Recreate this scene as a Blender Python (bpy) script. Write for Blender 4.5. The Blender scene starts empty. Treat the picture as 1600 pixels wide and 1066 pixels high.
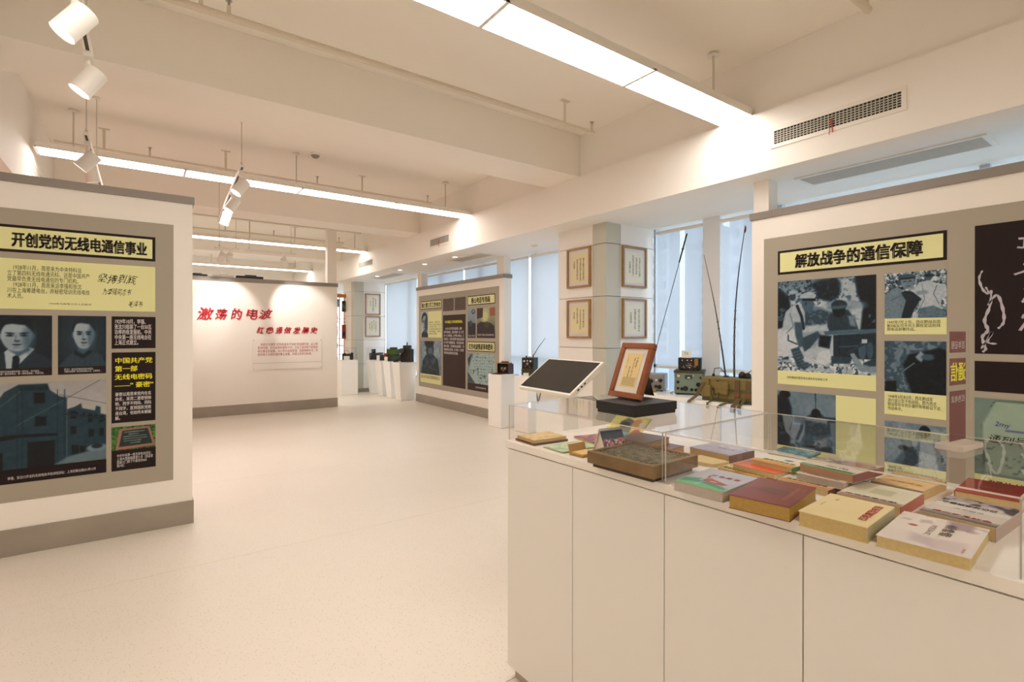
import bpy, math, random
import numpy as np
from mathutils import Vector, Matrix, Euler
random.seed(4); rng = np.random.default_rng(4)
R = math.radians
SC = bpy.context.scene
COL = SC.collection

# ---------------------------------------------------------------- camera, world, exposure
cam_d = bpy.data.cameras.new('camera'); cam = bpy.data.objects.new('camera', cam_d); COL.objects.link(cam)
cam_d.sensor_width = 36; cam_d.lens = 806.0 / 1600 * 36
cam_d.shift_y = -(533 - 520.7) / 1600
cam_d.clip_start = 0.05; cam_d.clip_end = 300
cam.location = (0, 0, 1.45)
cam.rotation_euler = (Matrix.Rotation(R(-35.9), 4, 'Z') @ Matrix.Rotation(R(90), 4, 'X') @ Matrix.Rotation(R(0.07), 4, 'Z')).to_euler()
SC.camera = cam
SC.view_settings.view_transform = 'Standard'; SC.view_settings.look = 'None'
SC.view_settings.gamma = 1; SC.view_settings.use_curve_mapping = False
SC.view_settings.exposure = 0.0
w = bpy.data.worlds.new('world'); SC.world = w; w.use_nodes = True
w.node_tree.nodes['Background'].inputs[0].default_value = (0.87, 0.94, 1.0, 1)
w.node_tree.nodes['Background'].inputs[1].default_value = 2.6
SC.cycles.max_bounces = 9; SC.cycles.diffuse_bounces = 6; SC.cycles.use_adaptive_sampling = True; SC.cycles.adaptive_threshold = 0.025; SC.cycles.transparent_max_bounces = 24
SC.cycles.caustics_reflective = False; SC.cycles.caustics_refractive = False
SC.cycles.sample_clamp_indirect = 6
PANEL = (1.0, 0.925, 0.87); PANEL_E = 14.2      # the warm ceiling light runs
SPOT_C = (1.0, 0.93, 0.90); SPOT_W = 26

# ---------------------------------------------------------------- materials
def lin(c):
    if isinstance(c, str):
        c = tuple(int(c[i:i + 2], 16) / 255 for i in (0, 2, 4))
    return tuple((x / 12.92 if x <= .04045 else ((x + .055) / 1.055) ** 2.4) for x in c)
MATS = {}
def mat(name, col='ffffff', rough=.6, metal=0, noise=None, bump=None, spec=.5, coat=0):
    if name in MATS: return MATS[name]
    m = bpy.data.materials.new(name); m.use_nodes = True; nt = m.node_tree
    p = nt.nodes['Principled BSDF']; c = lin(col)
    p.inputs['Base Color'].default_value = (*c, 1); p.inputs['Roughness'].default_value = rough
    p.inputs['Metallic'].default_value = metal; p.inputs['Specular IOR Level'].default_value = spec
    p.inputs['Coat Weight'].default_value = coat
    if noise or bump:
        tc = nt.nodes.new('ShaderNodeTexCoord')
    if noise:
        sc, amt, c2 = noise
        n = nt.nodes.new('ShaderNodeTexNoise'); n.inputs['Scale'].default_value = sc; n.inputs['Detail'].default_value = 4
        nt.links.new(tc.outputs['Object'], n.inputs['Vector'])
        r = nt.nodes.new('ShaderNodeValToRGB'); r.color_ramp.elements[0].position = .5 - amt; r.color_ramp.elements[1].position = .5 + amt
        r.color_ramp.elements[0].color = (*lin(c2), 1); r.color_ramp.elements[1].color = (*c, 1)
        nt.links.new(n.outputs['Fac'], r.inputs['Fac']); nt.links.new(r.outputs['Color'], p.inputs['Base Color'])
    if bump:
        n = nt.nodes.new('ShaderNodeTexNoise'); n.inputs['Scale'].default_value = bump[0]; n.inputs['Detail'].default_value = 3
        nt.links.new(tc.outputs['Object'], n.inputs['Vector'])
        b = nt.nodes.new('ShaderNodeBump'); b.inputs['Strength'].default_value = bump[1]; b.inputs['Distance'].default_value = .01
        nt.links.new(n.outputs['Fac'], b.inputs['Height']); nt.links.new(b.outputs['Normal'], p.inputs['Normal'])
    MATS[name] = m; return m
def emis(name, col, s):
    m = bpy.data.materials.new(name); m.use_nodes = True; nt = m.node_tree
    p = nt.nodes['Principled BSDF']; p.inputs['Base Color'].default_value = (.8, .8, .8, 1)
    p.inputs['Emission Color'].default_value = (*col, 1); p.inputs['Emission Strength'].default_value = s
    MATS[name] = m; return m
def clear(name, ior=1.49, tint=(1, 1, 1), rough=.0):
    m = bpy.data.materials.new(name); m.use_nodes = True; nt = m.node_tree; nt.nodes.clear()
    o = nt.nodes.new('ShaderNodeOutputMaterial'); t = nt.nodes.new('ShaderNodeBsdfTransparent'); g = nt.nodes.new('ShaderNodeBsdfGlossy')
    t.inputs['Color'].default_value = (*tint, 1); g.inputs['Roughness'].default_value = rough
    f = nt.nodes.new('ShaderNodeFresnel'); f.inputs['IOR'].default_value = ior
    ge = nt.nodes.new('ShaderNodeNewGeometry'); s = nt.nodes.new('ShaderNodeMath'); s.operation = 'SUBTRACT'; s.inputs[0].default_value = 1
    k = nt.nodes.new('ShaderNodeMath'); k.operation = 'MULTIPLY'; mx = nt.nodes.new('ShaderNodeMixShader')
    nt.links.new(ge.outputs['Backfacing'], s.inputs[1]); nt.links.new(f.outputs[0], k.inputs[0]); nt.links.new(s.outputs[0], k.inputs[1])
    nt.links.new(k.outputs[0], mx.inputs[0]); nt.links.new(t.outputs[0], mx.inputs[1]); nt.links.new(g.outputs[0], mx.inputs[2])
    nt.links.new(mx.outputs[0], o.inputs[0]); MATS[name] = m; return m
def sheer(name, col, transp, transl):
    m = bpy.data.materials.new(name); m.use_nodes = True; nt = m.node_tree; nt.nodes.clear()
    o = nt.nodes.new('ShaderNodeOutputMaterial'); t = nt.nodes.new('ShaderNodeBsdfTransparent'); l = nt.nodes.new('ShaderNodeBsdfTranslucent'); d = nt.nodes.new('ShaderNodeBsdfDiffuse')
    l.inputs[0].default_value = (*lin(col), 1); d.inputs[0].default_value = (*lin(col), 1); t.inputs[0].default_value = (.97, .98, 1, 1)
    a = nt.nodes.new('ShaderNodeMixShader'); a.inputs[0].default_value = transl
    b = nt.nodes.new('ShaderNodeMixShader'); b.inputs[0].default_value = transp
    nt.links.new(d.outputs[0], a.inputs[1]); nt.links.new(l.outputs[0], a.inputs[2])
    nt.links.new(a.outputs[0], b.inputs[1]); nt.links.new(t.outputs[0], b.inputs[2]); nt.links.new(b.outputs[0], o.inputs[0])
    MATS[name] = m; return m
def paint_mat(name='print', rough=.45):
    m = bpy.data.materials.new(name); m.use_nodes = True; nt = m.node_tree; p = nt.nodes['Principled BSDF']
    a = nt.nodes.new('ShaderNodeAttribute'); a.attribute_name = 'Col'; p.inputs['Roughness'].default_value = rough; p.inputs['Specular IOR Level'].default_value = .3
    nt.links.new(a.outputs['Color'], p.inputs['Base Color']); MATS[name] = m; return m
M_PRINT = paint_mat(); M_COVER = paint_mat('cover print', .32)
WALL = mat('white wall paint', 'f3eee6', .7, bump=(60, .04))
BOARD = mat('white board paint', 'f2ece2', .6)
CEIL = mat('ceiling paint', 'f5eee3', .8)
CAPM = mat('grey brown cap', '8d847c', .35, metal=.0)
SKIRT = mat('brushed steel skirting', 'a59c8f', .38, metal=.25, noise=(3, .3, '978d80'))
POSTER = mat('taupe poster', 'a69d8c', .55)
YEL = mat('pale yellow print', 'e2e1a2', .45)
DARKB = mat('dark brown print', '1e1110', .6, spec=.25)
INK = mat('brown black ink', '1a100e', .6, spec=.2)
INKY = mat('yellow ink', 'f0ea20', .5)
INKW = mat('white ink', 'd8d2d0', .5)
INKR = mat('red ink', 'b3202c', .5)
PEDM = mat('white pedestal lacquer', 'f8f6f1', .4)
CABM = mat('cream cabinet laminate', 'eeeae2', .42)
CABTOP = mat('cabinet top laminate', 'f2ece2', .32)
GROOVE = mat('shadow gap', '6d6152', .8)
ACR = clear('clear acrylic'); ACRE = clear('acrylic edge', 1.6, (.86, .84, .82), .15)
GLASS = clear('window glass', 1.3, (.95, .98, 1))
METALW = mat('white powder coat', 'ece6dc', .4)
BLACK = mat('black plastic', '14130f', .5)
DGREY = mat('dark grey metal', '4a4a48', .45, metal=.5)
STEEL = mat('steel', 'b0aca4', .3, metal=.9)
WOODF = mat('light wood frame', 'a9824e', .45, noise=(14, .25, '93703f'))
PAPER = mat('cream paper', 'efe6c8', .7)
PAGES = mat('page edges', 'd3bd85', .75, noise=(120, .3, 'c2a870'))
PAGEW = mat('grey page edges', 'bfb3a6', .75, noise=(120, .3, 'b3a698'))

# ---------------------------------------------------------------- mesh helpers
class B:
    def __init__(s): s.v = []; s.f = []
    def add(s, v, f, M=None):
        n = len(s.v)
        s.v += [tuple(M @ Vector(p)) if M else tuple(p) for p in v]; s.f += [tuple(i + n for i in q) for q in f]; return s
    def box(s, x0, y0, z0, x1, y1, z1, M=None):
        x0, x1 = min(x0, x1), max(x0, x1); y0, y1 = min(y0, y1), max(y0, y1); z0, z1 = min(z0, z1), max(z0, z1)
        return s.add([(x0, y0, z0), (x1, y0, z0), (x1, y1, z0), (x0, y1, z0), (x0, y0, z1), (x1, y0, z1), (x1, y1, z1), (x0, y1, z1)],
                     [(0, 3, 2, 1), (4, 5, 6, 7), (0, 1, 5, 4), (1, 2, 6, 5), (2, 3, 7, 6), (3, 0, 4, 7)], M)
    def cbox(s, c, d, M=None): return s.box(c[0] - d[0] / 2, c[1] - d[1] / 2, c[2] - d[2] / 2, c[0] + d[0] / 2, c[1] + d[1] / 2, c[2] + d[2] / 2, M)
    def tube(s, pts, r, n=10, cap=True):
        pts = [Vector(p) for p in pts]; rs = r if isinstance(r, (list, tuple)) else [r] * len(pts); rings = []
        up = None
        for i, p in enumerate(pts):
            d = (pts[min(i + 1, len(pts) - 1)] - pts[max(i - 1, 0)])
            if d.length < 1e-9: d = Vector((0, 0, 1))
            d.normalize()
            if up is None or abs(up.dot(d)) > .98: up = Vector((0, 0, 1)) if abs(d.z) < .9 else Vector((1, 0, 0))
            a = d.cross(up).normalized(); b = a.cross(d).normalized(); up = b
            rings.append([p + (a * math.cos(2 * math.pi * k / n) + b * math.sin(2 * math.pi * k / n)) * rs[i] for k in range(n)])
        v = [q for g in rings for q in g]; f = []
        for i in range(len(pts) - 1):
            for k in range(n): f.append((i * n + k, i * n + (k + 1) % n, (i + 1) * n + (k + 1) % n, (i + 1) * n + k))
        if cap: f += [tuple(range(n))[::-1], tuple((len(pts) - 1) * n + k for k in range(n))]
        return s.add(v, f)
    def cyl(s, p0, p1, r, n=16, r1=None): return s.tube([p0, p1], [r, r if r1 is None else r1], n)
    def prism(s, poly, z0, z1, M=None, top=None):
        n = len(poly); tp = top or poly
        v = [(x, y, z0) for x, y in poly] + [(x, y, z1) for x, y in tp]
        f = [tuple(range(n))[::-1], tuple(range(n, 2 * n))] + [(i, (i + 1) % n, n + (i + 1) % n, n + i) for i in range(n)]
        return s.add(v, f, M)
    def sph(s, c, r, M=None, nu=14, nv=9):
        rx, ry, rz = r if isinstance(r, (tuple, list)) else (r, r, r); v = []; f = []
        for j in range(nv + 1):
            t = math.pi * j / nv
            for i in range(nu):
                a = 2 * math.pi * i / nu; v.append((c[0] + rx * math.sin(t) * math.cos(a), c[1] + ry * math.sin(t) * math.sin(a), c[2] + rz * math.cos(t)))
        for j in range(nv):
            for i in range(nu): f.append((j * nu + i, (j + 1) * nu + i, (j + 1) * nu + (i + 1) % nu, j * nu + (i + 1) % nu))
        return s.add(v, f, M)
    def build(s, name, m, parent=None, bev=0, smooth=False, **kw):
        me = bpy.data.meshes.new(name); me.from_pydata(s.v, [], s.f); me.validate()
        me.materials.append(m)
        o = bpy.data.objects.new(name, me); COL.objects.link(o)
        if parent: o.parent = parent
        if smooth: me.shade_smooth(); me.set_sharp_from_angle(angle=R(40))
        if bev:
            b = o.modifiers.new('bevel', 'BEVEL'); b.width = bev; b.segments = 2; b.limit_method = 'ANGLE'; b.angle_limit = R(40)
        for k, v in kw.items(): o[k] = v
        return o
def bx(name, m, x0, y0, z0, x1, y1, z1, parent=None, bev=0, **kw): return B().box(x0, y0, z0, x1, y1, z1).build(name, m, parent, bev, **kw)
def thing(name, label, cat, loc=(0, 0, 0), rz=0, group=None):
    o = bpy.data.objects.new(name, None); COL.objects.link(o); o.empty_display_size = .1
    o.location = loc; o.rotation_euler = (0, 0, R(rz)); o['label'] = label; o['category'] = cat
    if group: o['group'] = group
    return o
def struct(o): o['kind'] = 'structure'; return o
def clone(root, label, loc=None, rz=None, group=None):
    r = root.copy(); COL.objects.link(r)
    if loc is not None: r.location = loc
    if rz is not None: r.rotation_euler = (0, 0, R(rz))
    r['label'] = label
    if group: r['group'] = group
    for ch in list(root.children):
        c = ch.copy(); COL.objects.link(c); c.parent = r
        for g in ch.children:
            d = g.copy(); COL.objects.link(d); d.parent = c
    return r
DG = bpy.context.evaluated_depsgraph_get()
def glyphs(txt, bold=.0, shear=0, space=1.0, line=1.0, align='LEFT', res=2, rough=0):
    c = bpy.data.curves.new('tmp', 'FONT'); c.body = txt; c.size = 1; c.shear = shear; c.space_character = space; c.space_line = line
    c.align_x = align; c.resolution_u = res; c.fill_mode = 'FRONT'
    o = bpy.data.objects.new('tmp', c); COL.objects.link(o)
    dg = bpy.context.evaluated_depsgraph_get(); dg.update()
    me = bpy.data.meshes.new_from_object(o.evaluated_get(dg))
    vs = [tuple(v.co) for v in me.vertices]; fs = [tuple(p.vertices) for p in me.polygons]
    bpy.data.objects.remove(o); bpy.data.curves.remove(c); bpy.data.meshes.remove(me)
    if bold > .015:
        n = len(vs); k = bold * .62; v0, f0 = vs, fs; vs = []; fs = []
        for i, (dx, dy) in enumerate(((-k, -k * .5), (k, -k * .5), (-k, k * .5), (k, k * .5))):
            vs += [(x + dx, y + dy, i * .00013) for x, y, z in v0]; fs += [tuple(a + i * n for a in f) for f in f0]
    return vs, fs
def lettering(txt, m, parent, box, layer, plane='xz', flip=False, name='lettering', keep=False, **kw):
    """box (s0,t0,s1,t1): fit the words; plane xz faces -y (boards), xy faces +z (covers)"""
    vs, fs = glyphs(txt, **kw)
    if not vs: return None
    a = np.array(vs); lo = a.min(0); hi = a.max(0); s0, t0, s1, t1 = box
    kx = (s1 - s0) / max(hi[0] - lo[0], 1e-6); ky = (t1 - t0) / max(hi[1] - lo[1], 1e-6)
    if keep: kx = ky = min(kx, ky)
    X = s0 + (a[:, 0] - lo[0]) * kx; T = t0 + (a[:, 1] - lo[1]) * ky
    if flip: X = s1 - (X - s0)
    b = B()
    b.v = [(x, -layer - q[2], t) for x, t, q in zip(X, T, vs)] if plane == 'xz' else [(x, t, layer + q[2]) for x, t, q in zip(X, T, vs)]
    b.f = [tuple(reversed(f)) for f in fs] if flip else fs
    return b.build(name, m, parent)

# ---------------------------------------------------------------- painted prints (colour stored on a fine grid)
class Cv:
    def __init__(s, w, h, n=90):
        s.w, s.h = w, h; a = w / h
        s.nx = int(n * min(1, a)) + 2 if a < 1 else n; s.ny = n if a < 1 else int(n / a) + 2
        u = np.linspace(0, 1, s.nx); v = np.linspace(0, 1, s.ny); s.U, s.V = np.meshgrid(u, v); s.a = a
        s.I = np.zeros((s.ny, s.nx, 3))
    def c(s, c):
        if isinstance(c, (int, float)): return np.array([c, c, c], float)
        if isinstance(c, str): return np.array([int(c[i:i + 2], 16) / 255 for i in (0, 2, 4)])
        return np.array(c, float)
    def fill(s, c): s.I[:] = s.c(c); return s
    def grad(s, c0, c1, vert=True, v0=0, v1=1):
        t = s.V if vert else s.U; k = ((t >= v0) & (t <= v1))[..., None]; q = np.clip((t - v0) / (v1 - v0), 0, 1)[..., None]
        s.I = np.where(k, s.c(c0) * (1 - q) + s.c(c1) * q, s.I); return s
    def _mix(s, m, c, op=1): m = np.clip(m, 0, 1)[..., None] * op; s.I = s.I * (1 - m) + s.c(c) * m; return s
    def ell(s, x, y, rx, ry, c, soft=.15, rot=0, op=1):
        a = R(rot); dx = (s.U - x) * s.a; dy = s.V - y; rx *= s.a
        X = dx * math.cos(a) + dy * math.sin(a); Y = -dx * math.sin(a) + dy * math.cos(a)
        d = np.sqrt((X / rx) ** 2 + (Y / ry) ** 2); return s._mix((1 + soft / 2 - d) / max(soft, 1e-3), c, op)
    def poly(s, pts, c, soft=.012, op=1):
        P = np.array(pts, float); n = len(P); ins = np.zeros_like(s.U, bool); D = np.full_like(s.U, 9.)
        for i in range(n):
            x0, y0 = P[i]; x1, y1 = P[(i + 1) % n]
            cr = ((y0 > s.V) != (y1 > s.V)) & (s.U < (x1 - x0) * (s.V - y0) / ((y1 - y0) or 1e-9) + x0); ins ^= cr
            ex, ey = (x1 - x0) * s.a, y1 - y0; t = np.clip((((s.U - x0) * s.a) * ex + (s.V - y0) * ey) / (ex * ex + ey * ey + 1e-12), 0, 1)
            D = np.minimum(D, np.hypot((s.U - x0) * s.a - t * ex, s.V - y0 - t * ey))
        return s._mix(.5 + np.where(ins, D, -D) / soft, c, op)
    def line(s, pts, wd, c, op=1):
        D = np.full_like(s.U, 9.)
        for (x0, y0), (x1, y1) in zip(pts[:-1], pts[1:]):
            ex, ey = (x1 - x0) * s.a, y1 - y0; t = np.clip((((s.U - x0) * s.a) * ex + (s.V - y0) * ey) / (ex * ex + ey * ey + 1e-12), 0, 1)
            D = np.minimum(D, np.hypot((s.U - x0) * s.a - t * ex, s.V - y0 - t * ey))
        return s._mix((wd / 2 - D) / .008 + .5, c, op)
    def field(s, sc, seed):
        r = np.random.default_rng(seed); g = r.random((int(sc) + 3, int(sc * s.a) + 3)); y = s.V * sc; x = s.U * sc * s.a
        i = np.floor(y).astype(int); j = np.floor(x).astype(int); fy = y - i; fx = x - j; fy = fy * fy * (3 - 2 * fy); fx = fx * fx * (3 - 2 * fx)
        return (g[i, j] * (1 - fx) + g[i, j + 1] * fx) * (1 - fy) + (g[i + 1, j] * (1 - fx) + g[i + 1, j + 1] * fx) * fy
    def noise(s, amp, sc=12, seed=1, v0=0, v1=1):
        n = s.field(sc, seed) * .6 + s.field(sc * 2.7, seed + 5) * .4 - .5
        s.I = np.where(((s.V >= v0) & (s.V <= v1))[..., None], s.I + n[..., None] * amp, s.I); return s
    def patch(s, c, sc, thr, seed, v0=0, v1=1, op=1):
        n = s.field(sc, seed) * .6 + s.field(sc * 2.3, seed + 3) * .4
        return s._mix(((n - thr) * 10) * ((s.V >= v0) & (s.V <= v1)), c, op)
    def duo(s, dark=(.015, .035, .055), mid=(.25, .35, .42), lite=(.86, .88, .90)):
        t = np.clip(s.I[..., 0:1], 0, 1); d, m, l = map(np.array, (dark, mid, lite))
        s.I = np.where(t < .5, d + (m - d) * t * 2, m + (l - m) * (t - .5) * 2); return s
    def put(s, name, parent, x0, t0, x1, t1, layer, plane='xz', m=None):
        I = np.clip(s.I, 0, 1); L = np.where(I <= .04045, I / 12.92, ((I + .055) / 1.055) ** 2.4)
        ny, nx = s.ny, s.nx; X = x0 + (x1 - x0) * s.U; T = t1 - (t1 - t0) * s.V
        v = np.stack([X, np.full_like(X, -layer), T], -1) if plane == 'xz' else np.stack([X, T, np.full_like(X, layer)], -1)
        idx = np.arange(nx * ny).reshape(ny, nx)
        f = np.stack([idx[1:, :-1], idx[1:, 1:], idx[:-1, 1:], idx[:-1, :-1]], -1).reshape(-1, 4)
        me = bpy.data.meshes.new(name); me.from_pydata(v.reshape(-1, 3).tolist(), [], f.tolist())
        at = me.color_attributes.new('Col', 'FLOAT_COLOR', 'POINT')
        at.data.foreach_set('color', np.concatenate([L.reshape(-1, 3), np.ones((nx * ny, 1))], 1).ravel())
        me.materials.append(m or M_PRINT); o = bpy.data.objects.new(name, me); COL.objects.link(o); o.parent = parent; return o

# ================================================================ STRUCTURE
ZC, ZB, ZS = 3.62, 3.168, 2.70     # slab, beam underside, window soffit
XB, XW, YN, YF = 3.905, 5.06, -5.0, 17.0
XL, XLB = -1.75, -0.82
FLOORM = mat('cream speckled vinyl', 'dccdb9', .36)
nt = FLOORM.node_tree; p = nt.nodes['Principled BSDF']; tc = nt.nodes.new('ShaderNodeTexCoord')
vo = nt.nodes.new('ShaderNodeTexVoronoi'); vo.inputs['Scale'].default_value = 75; rp = nt.nodes.new('ShaderNodeValToRGB')
rp.color_ramp.elements[0].position = .0; rp.color_ramp.elements[0].color = (*lin('b79c80'), 1); rp.color_ramp.elements[1].position = .24; rp.color_ramp.elements[1].color = (*lin('efe6d8'), 1)
no = nt.nodes.new('ShaderNodeTexNoise'); no.inputs['Scale'].default_value = 1.3; no.inputs['Detail'].default_value = 6
mx = nt.nodes.new('ShaderNodeMixRGB'); mx.blend_type = 'MULTIPLY'; mx.inputs[0].default_value = .07
nt.links.new(tc.outputs['Object'], vo.inputs['Vector']); nt.links.new(vo.outputs['Distance'], rp.inputs[0]); nt.links.new(tc.outputs['Object'], no.inputs['Vector'])
nt.links.new(rp.outputs[0], mx.inputs[1]); nt.links.new(no.outputs['Fac'], mx.inputs[2]); nt.links.new(mx.outputs[0], p.inputs['Base Color'])
fl = struct(bx('floor', mat('floor screed', 'b8a892', .8), XL - .1, YN - .1, -.2, XW + .2, YF + .1, -.006))
ys = [YN - .1] + [-2.25 + 2 * i for i in range(10)] + [YF + .1]
for a, b in zip(ys[:-1], ys[1:]):
    bx('vinyl_sheet', FLOORM, XL - .1, a + .0012, -.0055, XW + .2, b - .0012, 0, fl)
struct(bx('ceiling', CEIL, XL - .1, YN - .1, ZC, XW + .2, YF + .1, ZC + .2))
for i, y in enumerate((-4.2, 0.0, 4.16, 8.15, 12.4)):
    y1 = y + (.54 if i != 3 else .5)
    struct(bx('trim_%d' % (i + 1), CEIL, XLB + .001, y, ZB, XB + .03, y1, ZC, bev=.004))
struct(B().box(XB, YN, ZS, XB + .12, YF, ZB).box(XB + .03, YN, ZB, XB + .12, YF, ZC).build('wall_bulkhead', WALL))
struct(bx('trim_6', WALL, XB + .12, YN, ZS, XW + .1, YF, ZS + .08))
struct(bx('trim_7', WALL, XLB - .12, YN, 2.73, XLB, YF, ZC))
struct(bx('trim_8', WALL, XL, YN, 2.73, XLB - .12, YF, 2.81))
REDW = mat('deep red wall paint', 'b5382c', .7)
struct(bx('wall_left', WALL, XL - .1, YN, 0, XL, 5.0, 2.9))
struct(bx('wall_red', REDW, XL - .1, 5.0, 0, XL, 8.2, 2.9)); struct(bx('wall_left_far', WALL, XL - .1, 8.2, 0, XL, YF, 2.9))
struct(bx('wall_far', WALL, XL - .1, YF, 0, XW + .2, YF + .1, ZC))
struct(bx('wall_near', WALL, XL - .1, YN - .1, 0, XW + .2, YN, ZC))
# window wall: sill, glass, mullions
FR = mat('window frame aluminium', 'c3cad2', .4, metal=.3)
for i, (a, b) in enumerate(((-5.0, 4.06), (4.87, 12.4), (13.2, 17.0))):
    sl = struct(bx('wall_sill' if i == 0 else 'wall_sill.%03d' % i, WALL, XW, a, 0, XW + .15, b, .45))
    wd = struct(bx('window_%d' % (i + 1), GLASS, XW + .06, a, .45, XW + .068, b, ZS)); n = max(2, int((b - a) / 1.5))
    for k in range(n + 1):
        y = a + (b - a) * k / n; bx('mullion', FR, XW + .0, max(a, y - .03), .45, XW + .06, min(b, y + .03), ZS, wd)
    bx('transom', FR, XW, a, .45, XW + .055, b, .5, wd); bx('transom', FR, XW, a, 1.04, XW + .05, b, 1.08, wd)
    bx('sill_board', METALW, XW - .04, a, .42, XW + .0, b, .45, wd)
struct(bx('wall_window_upper', WALL, XW + .1, YN, ZS, XW + .2, YF, ZC))
# blinds
BL1 = sheer('sheer roller blind', 'e4e8ec', .50, .55); BL2 = sheer('dense roller blind', 'e8eaec', .10, .74)
def blind(y0, y1, z0, z1, m, label):
    t = thing('roller_blind', label, 'blind', (5.0, (y0 + y1) / 2, z0), 0, 'roller blinds at the windows'); h = (y1 - y0) / 2
    B().box(0, -h, 0, .002, h, z1 - z0).build('fabric', m, t)
    bx('bottom_rail', METALW, -.008, -h, -.03, .01, h, 0, t, .003)
    B().cyl((.001, -h, z1 - z0 + .02), (.001, h, z1 - z0 + .02), .02, 12).build('roller', METALW, t, smooth=True)
blind(3.36, 3.965, 1.07, 2.62, BL1, 'pale sheer roller blind right of the picture pillar, behind the grey radio')
blind(2.33, 3.14, 1.07, 2.62, BL1, 'pale sheer roller blind next to the near war poster wall, behind the canvas satchel')
struct(bx('trim_9', mat('pale grey mullion', 'eef1f4', .5), 5.005, 3.145, .45, 5.055, 3.355, ZS))
blind(-2.0, 2.27, 1.07, 2.62, BL1, 'sheer roller blind hidden behind the near war poster wall')
blind(4.9, 6.40, .75, 2.64, BL2, 'plain blue-white roller blind just left of the picture pillar')
blind(6.46, 8.43, .75, 2.64, BL2, 'blue-white roller blind above the near end of the middle poster wall')
blind(8.49, 10.44, .75, 2.64, BL2, 'blue-white roller blind above the far end of the middle poster wall')
blind(10.5, 12.14, .75, 2.64, BL2, 'pale roller blind behind the tapered white pedestals')
# ================================================================ pillars
PILW = mat('pillar white panel', 'efebe5', .5); PILG = mat('pillar grey green panel', 'c3c1b3', .5)
def pillar(name, label, y0, y1, z1=ZS):
    t = thing(name, label, 'pillar', (4.24, y0, 0))
    W = XW - 4.24; D = y1 - y0; e = .012; zs = [.09, .69, 1.28, 1.87, 2.466, z1]
    bx('core', GROOVE, e, e, 0, W - .01, D - e, z1, t)
    bx('skirting', SKIRT, .004, .004, 0, W - .01, D - .004, .09, t)
    for a, b in zip(zs[:-1], zs[1:]):
        a += .003; b -= .003 if b < z1 else 0; zz = (a, b)
        B().prism([(0, 0), (.233, 0), (.233, e), (e, e), (e, .21), (0, .21)], a, b).build('corner_panel', PILG, t)      # grey corner
        bx('side_panel', PILW, 0, .213, a, e, D, b, t); bx('side_panel', PILW, .236, 0, a, W - .02, e, b, t)
        bx('side_panel', PILW, e, D - e, a, W - .02, D, b, t)
    return t
pillar('pillar', 'square white panelled pillar with grey corner strip and four framed calligraphies, near the kiosk', 4.06, 4.87)
pillar('pillar', 'distant white panelled pillar with grey corner behind the wooden lattice', 12.4, 13.2)

# ================================================================ partition walls
def partition(name, label, loc, rz, L, H, capz, posts=(), thick=.15, skirt=.174):
    t = thing(name, label, 'display wall', loc, rz)
    bx('wall_body', BOARD, 0, 0, 0, L, thick, capz, t)
    bx('top_cap', CAPM, -.012, -.014, capz, L + .012, thick + .014, H, t, .002)
    x = 0
    while x < L - .01:
        x2 = min(L, x + 2.05); bx('skirting', SKIRT, x - (.01 if x == 0 else 0) + .0008, -.01, 0, x2 + (.01 if x2 == L else 0) - .0008, thick + .01, skirt, t, .0015); x = x2
    for a, b, z in posts: bx('post', BOARD, a, .01, H, b, thick, z, t)
    return t
def rect(parent, name, m, s0, z0, s1, z1, layer): return bx(name, m, s0, -layer, z0, s1, -layer + .002, z1, parent)
def title(parent, s0, z0, s1, z1, txt, tb, layer=.006, bw=.02, **kw):
    rect(parent, 'title_border', DARKB, s0, z0, s1, z1, layer); rect(parent, 'title_plate', YEL, s0 + bw, z0 + bw, s1 - bw, z1 - bw, layer + .002)
    lettering(txt, INK, parent, tb, layer + .003, bold=.075, **kw)

# ---- left board (plane Y=4.616)
t = partition('poster_wall', 'near left poster wall headed by the yellow title about the radio communication cause', (-.97, 4.616, 0), 0, 1.303, 2.482, 2.427)
P = bx('poster', POSTER, .10, -.004, .35, 1.181, 0, 2.256, t); o = .97
title(P, .225, 1.973, 1.069, 2.15, '开创党的无线电通信事业', (-.668 + o, 2.008, .05 + o, 2.106), bw=.018)
rect(P, 'text_plate', YEL, .225, 1.604, 1.069, 1.932, .006)
lettering('    1928年11月，周恩来为中央特科设\n立了第四科无线电通讯科，这是中国共产\n党最早负责无线电通信的专门机构。\n    1928年11月，周恩来派李强和张沈\n川在上海筹建电台，并秘密培训无线电技\n术人员。', INK, P, (-.688 + o, 1.672, -.275 + o, 1.893), .0065, bold=.012, line=1.0)
lettering('1944年为邮电工作人员题词', INK, P, (-.485 + o, 1.638, -.267 + o, 1.65), .0065)
def brush(txt, m, par, box, layer, bold=.02, shear=.25, jit=.02, plane='xz', seed=1, name='calligraphy', keep=False):
    vs, fs = glyphs(txt, bold=bold, shear=shear)
    a = np.array(vs); 
    a[:, 0] += jit * np.sin(a[:, 1] * 9 + a[:, 0] * 3.1 + seed) ; a[:, 1] += jit * 1.4 * np.sin(a[:, 0] * 7 + seed * 2) + .06 * np.sin(a[:, 0] * 2.3 + seed)
    lo = a.min(0); hi = a.max(0); s0, t0, s1, t1 = box; X = s0 + (a[:, 0] - lo[0]) * (s1 - s0) / (hi[0] - lo[0]); T = t0 + (a[:, 1] - lo[1]) * (t1 - t0) / (hi[1] - lo[1])
    b = B(); b.v = [(x, -layer - z, q) for x, q, z in zip(X, T, a[:, 2])] if plane == 'xz' else [(x, q, layer + z) for x, q, z in zip(X, T, a[:, 2])]; b.f = fs
    return b.build(name, m, par)
brush('坚持到底', INK, P, (-.235 + o, 1.795, -.005 + o, 1.865), .0065, bold=-.004, shear=.35, jit=.05)
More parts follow.
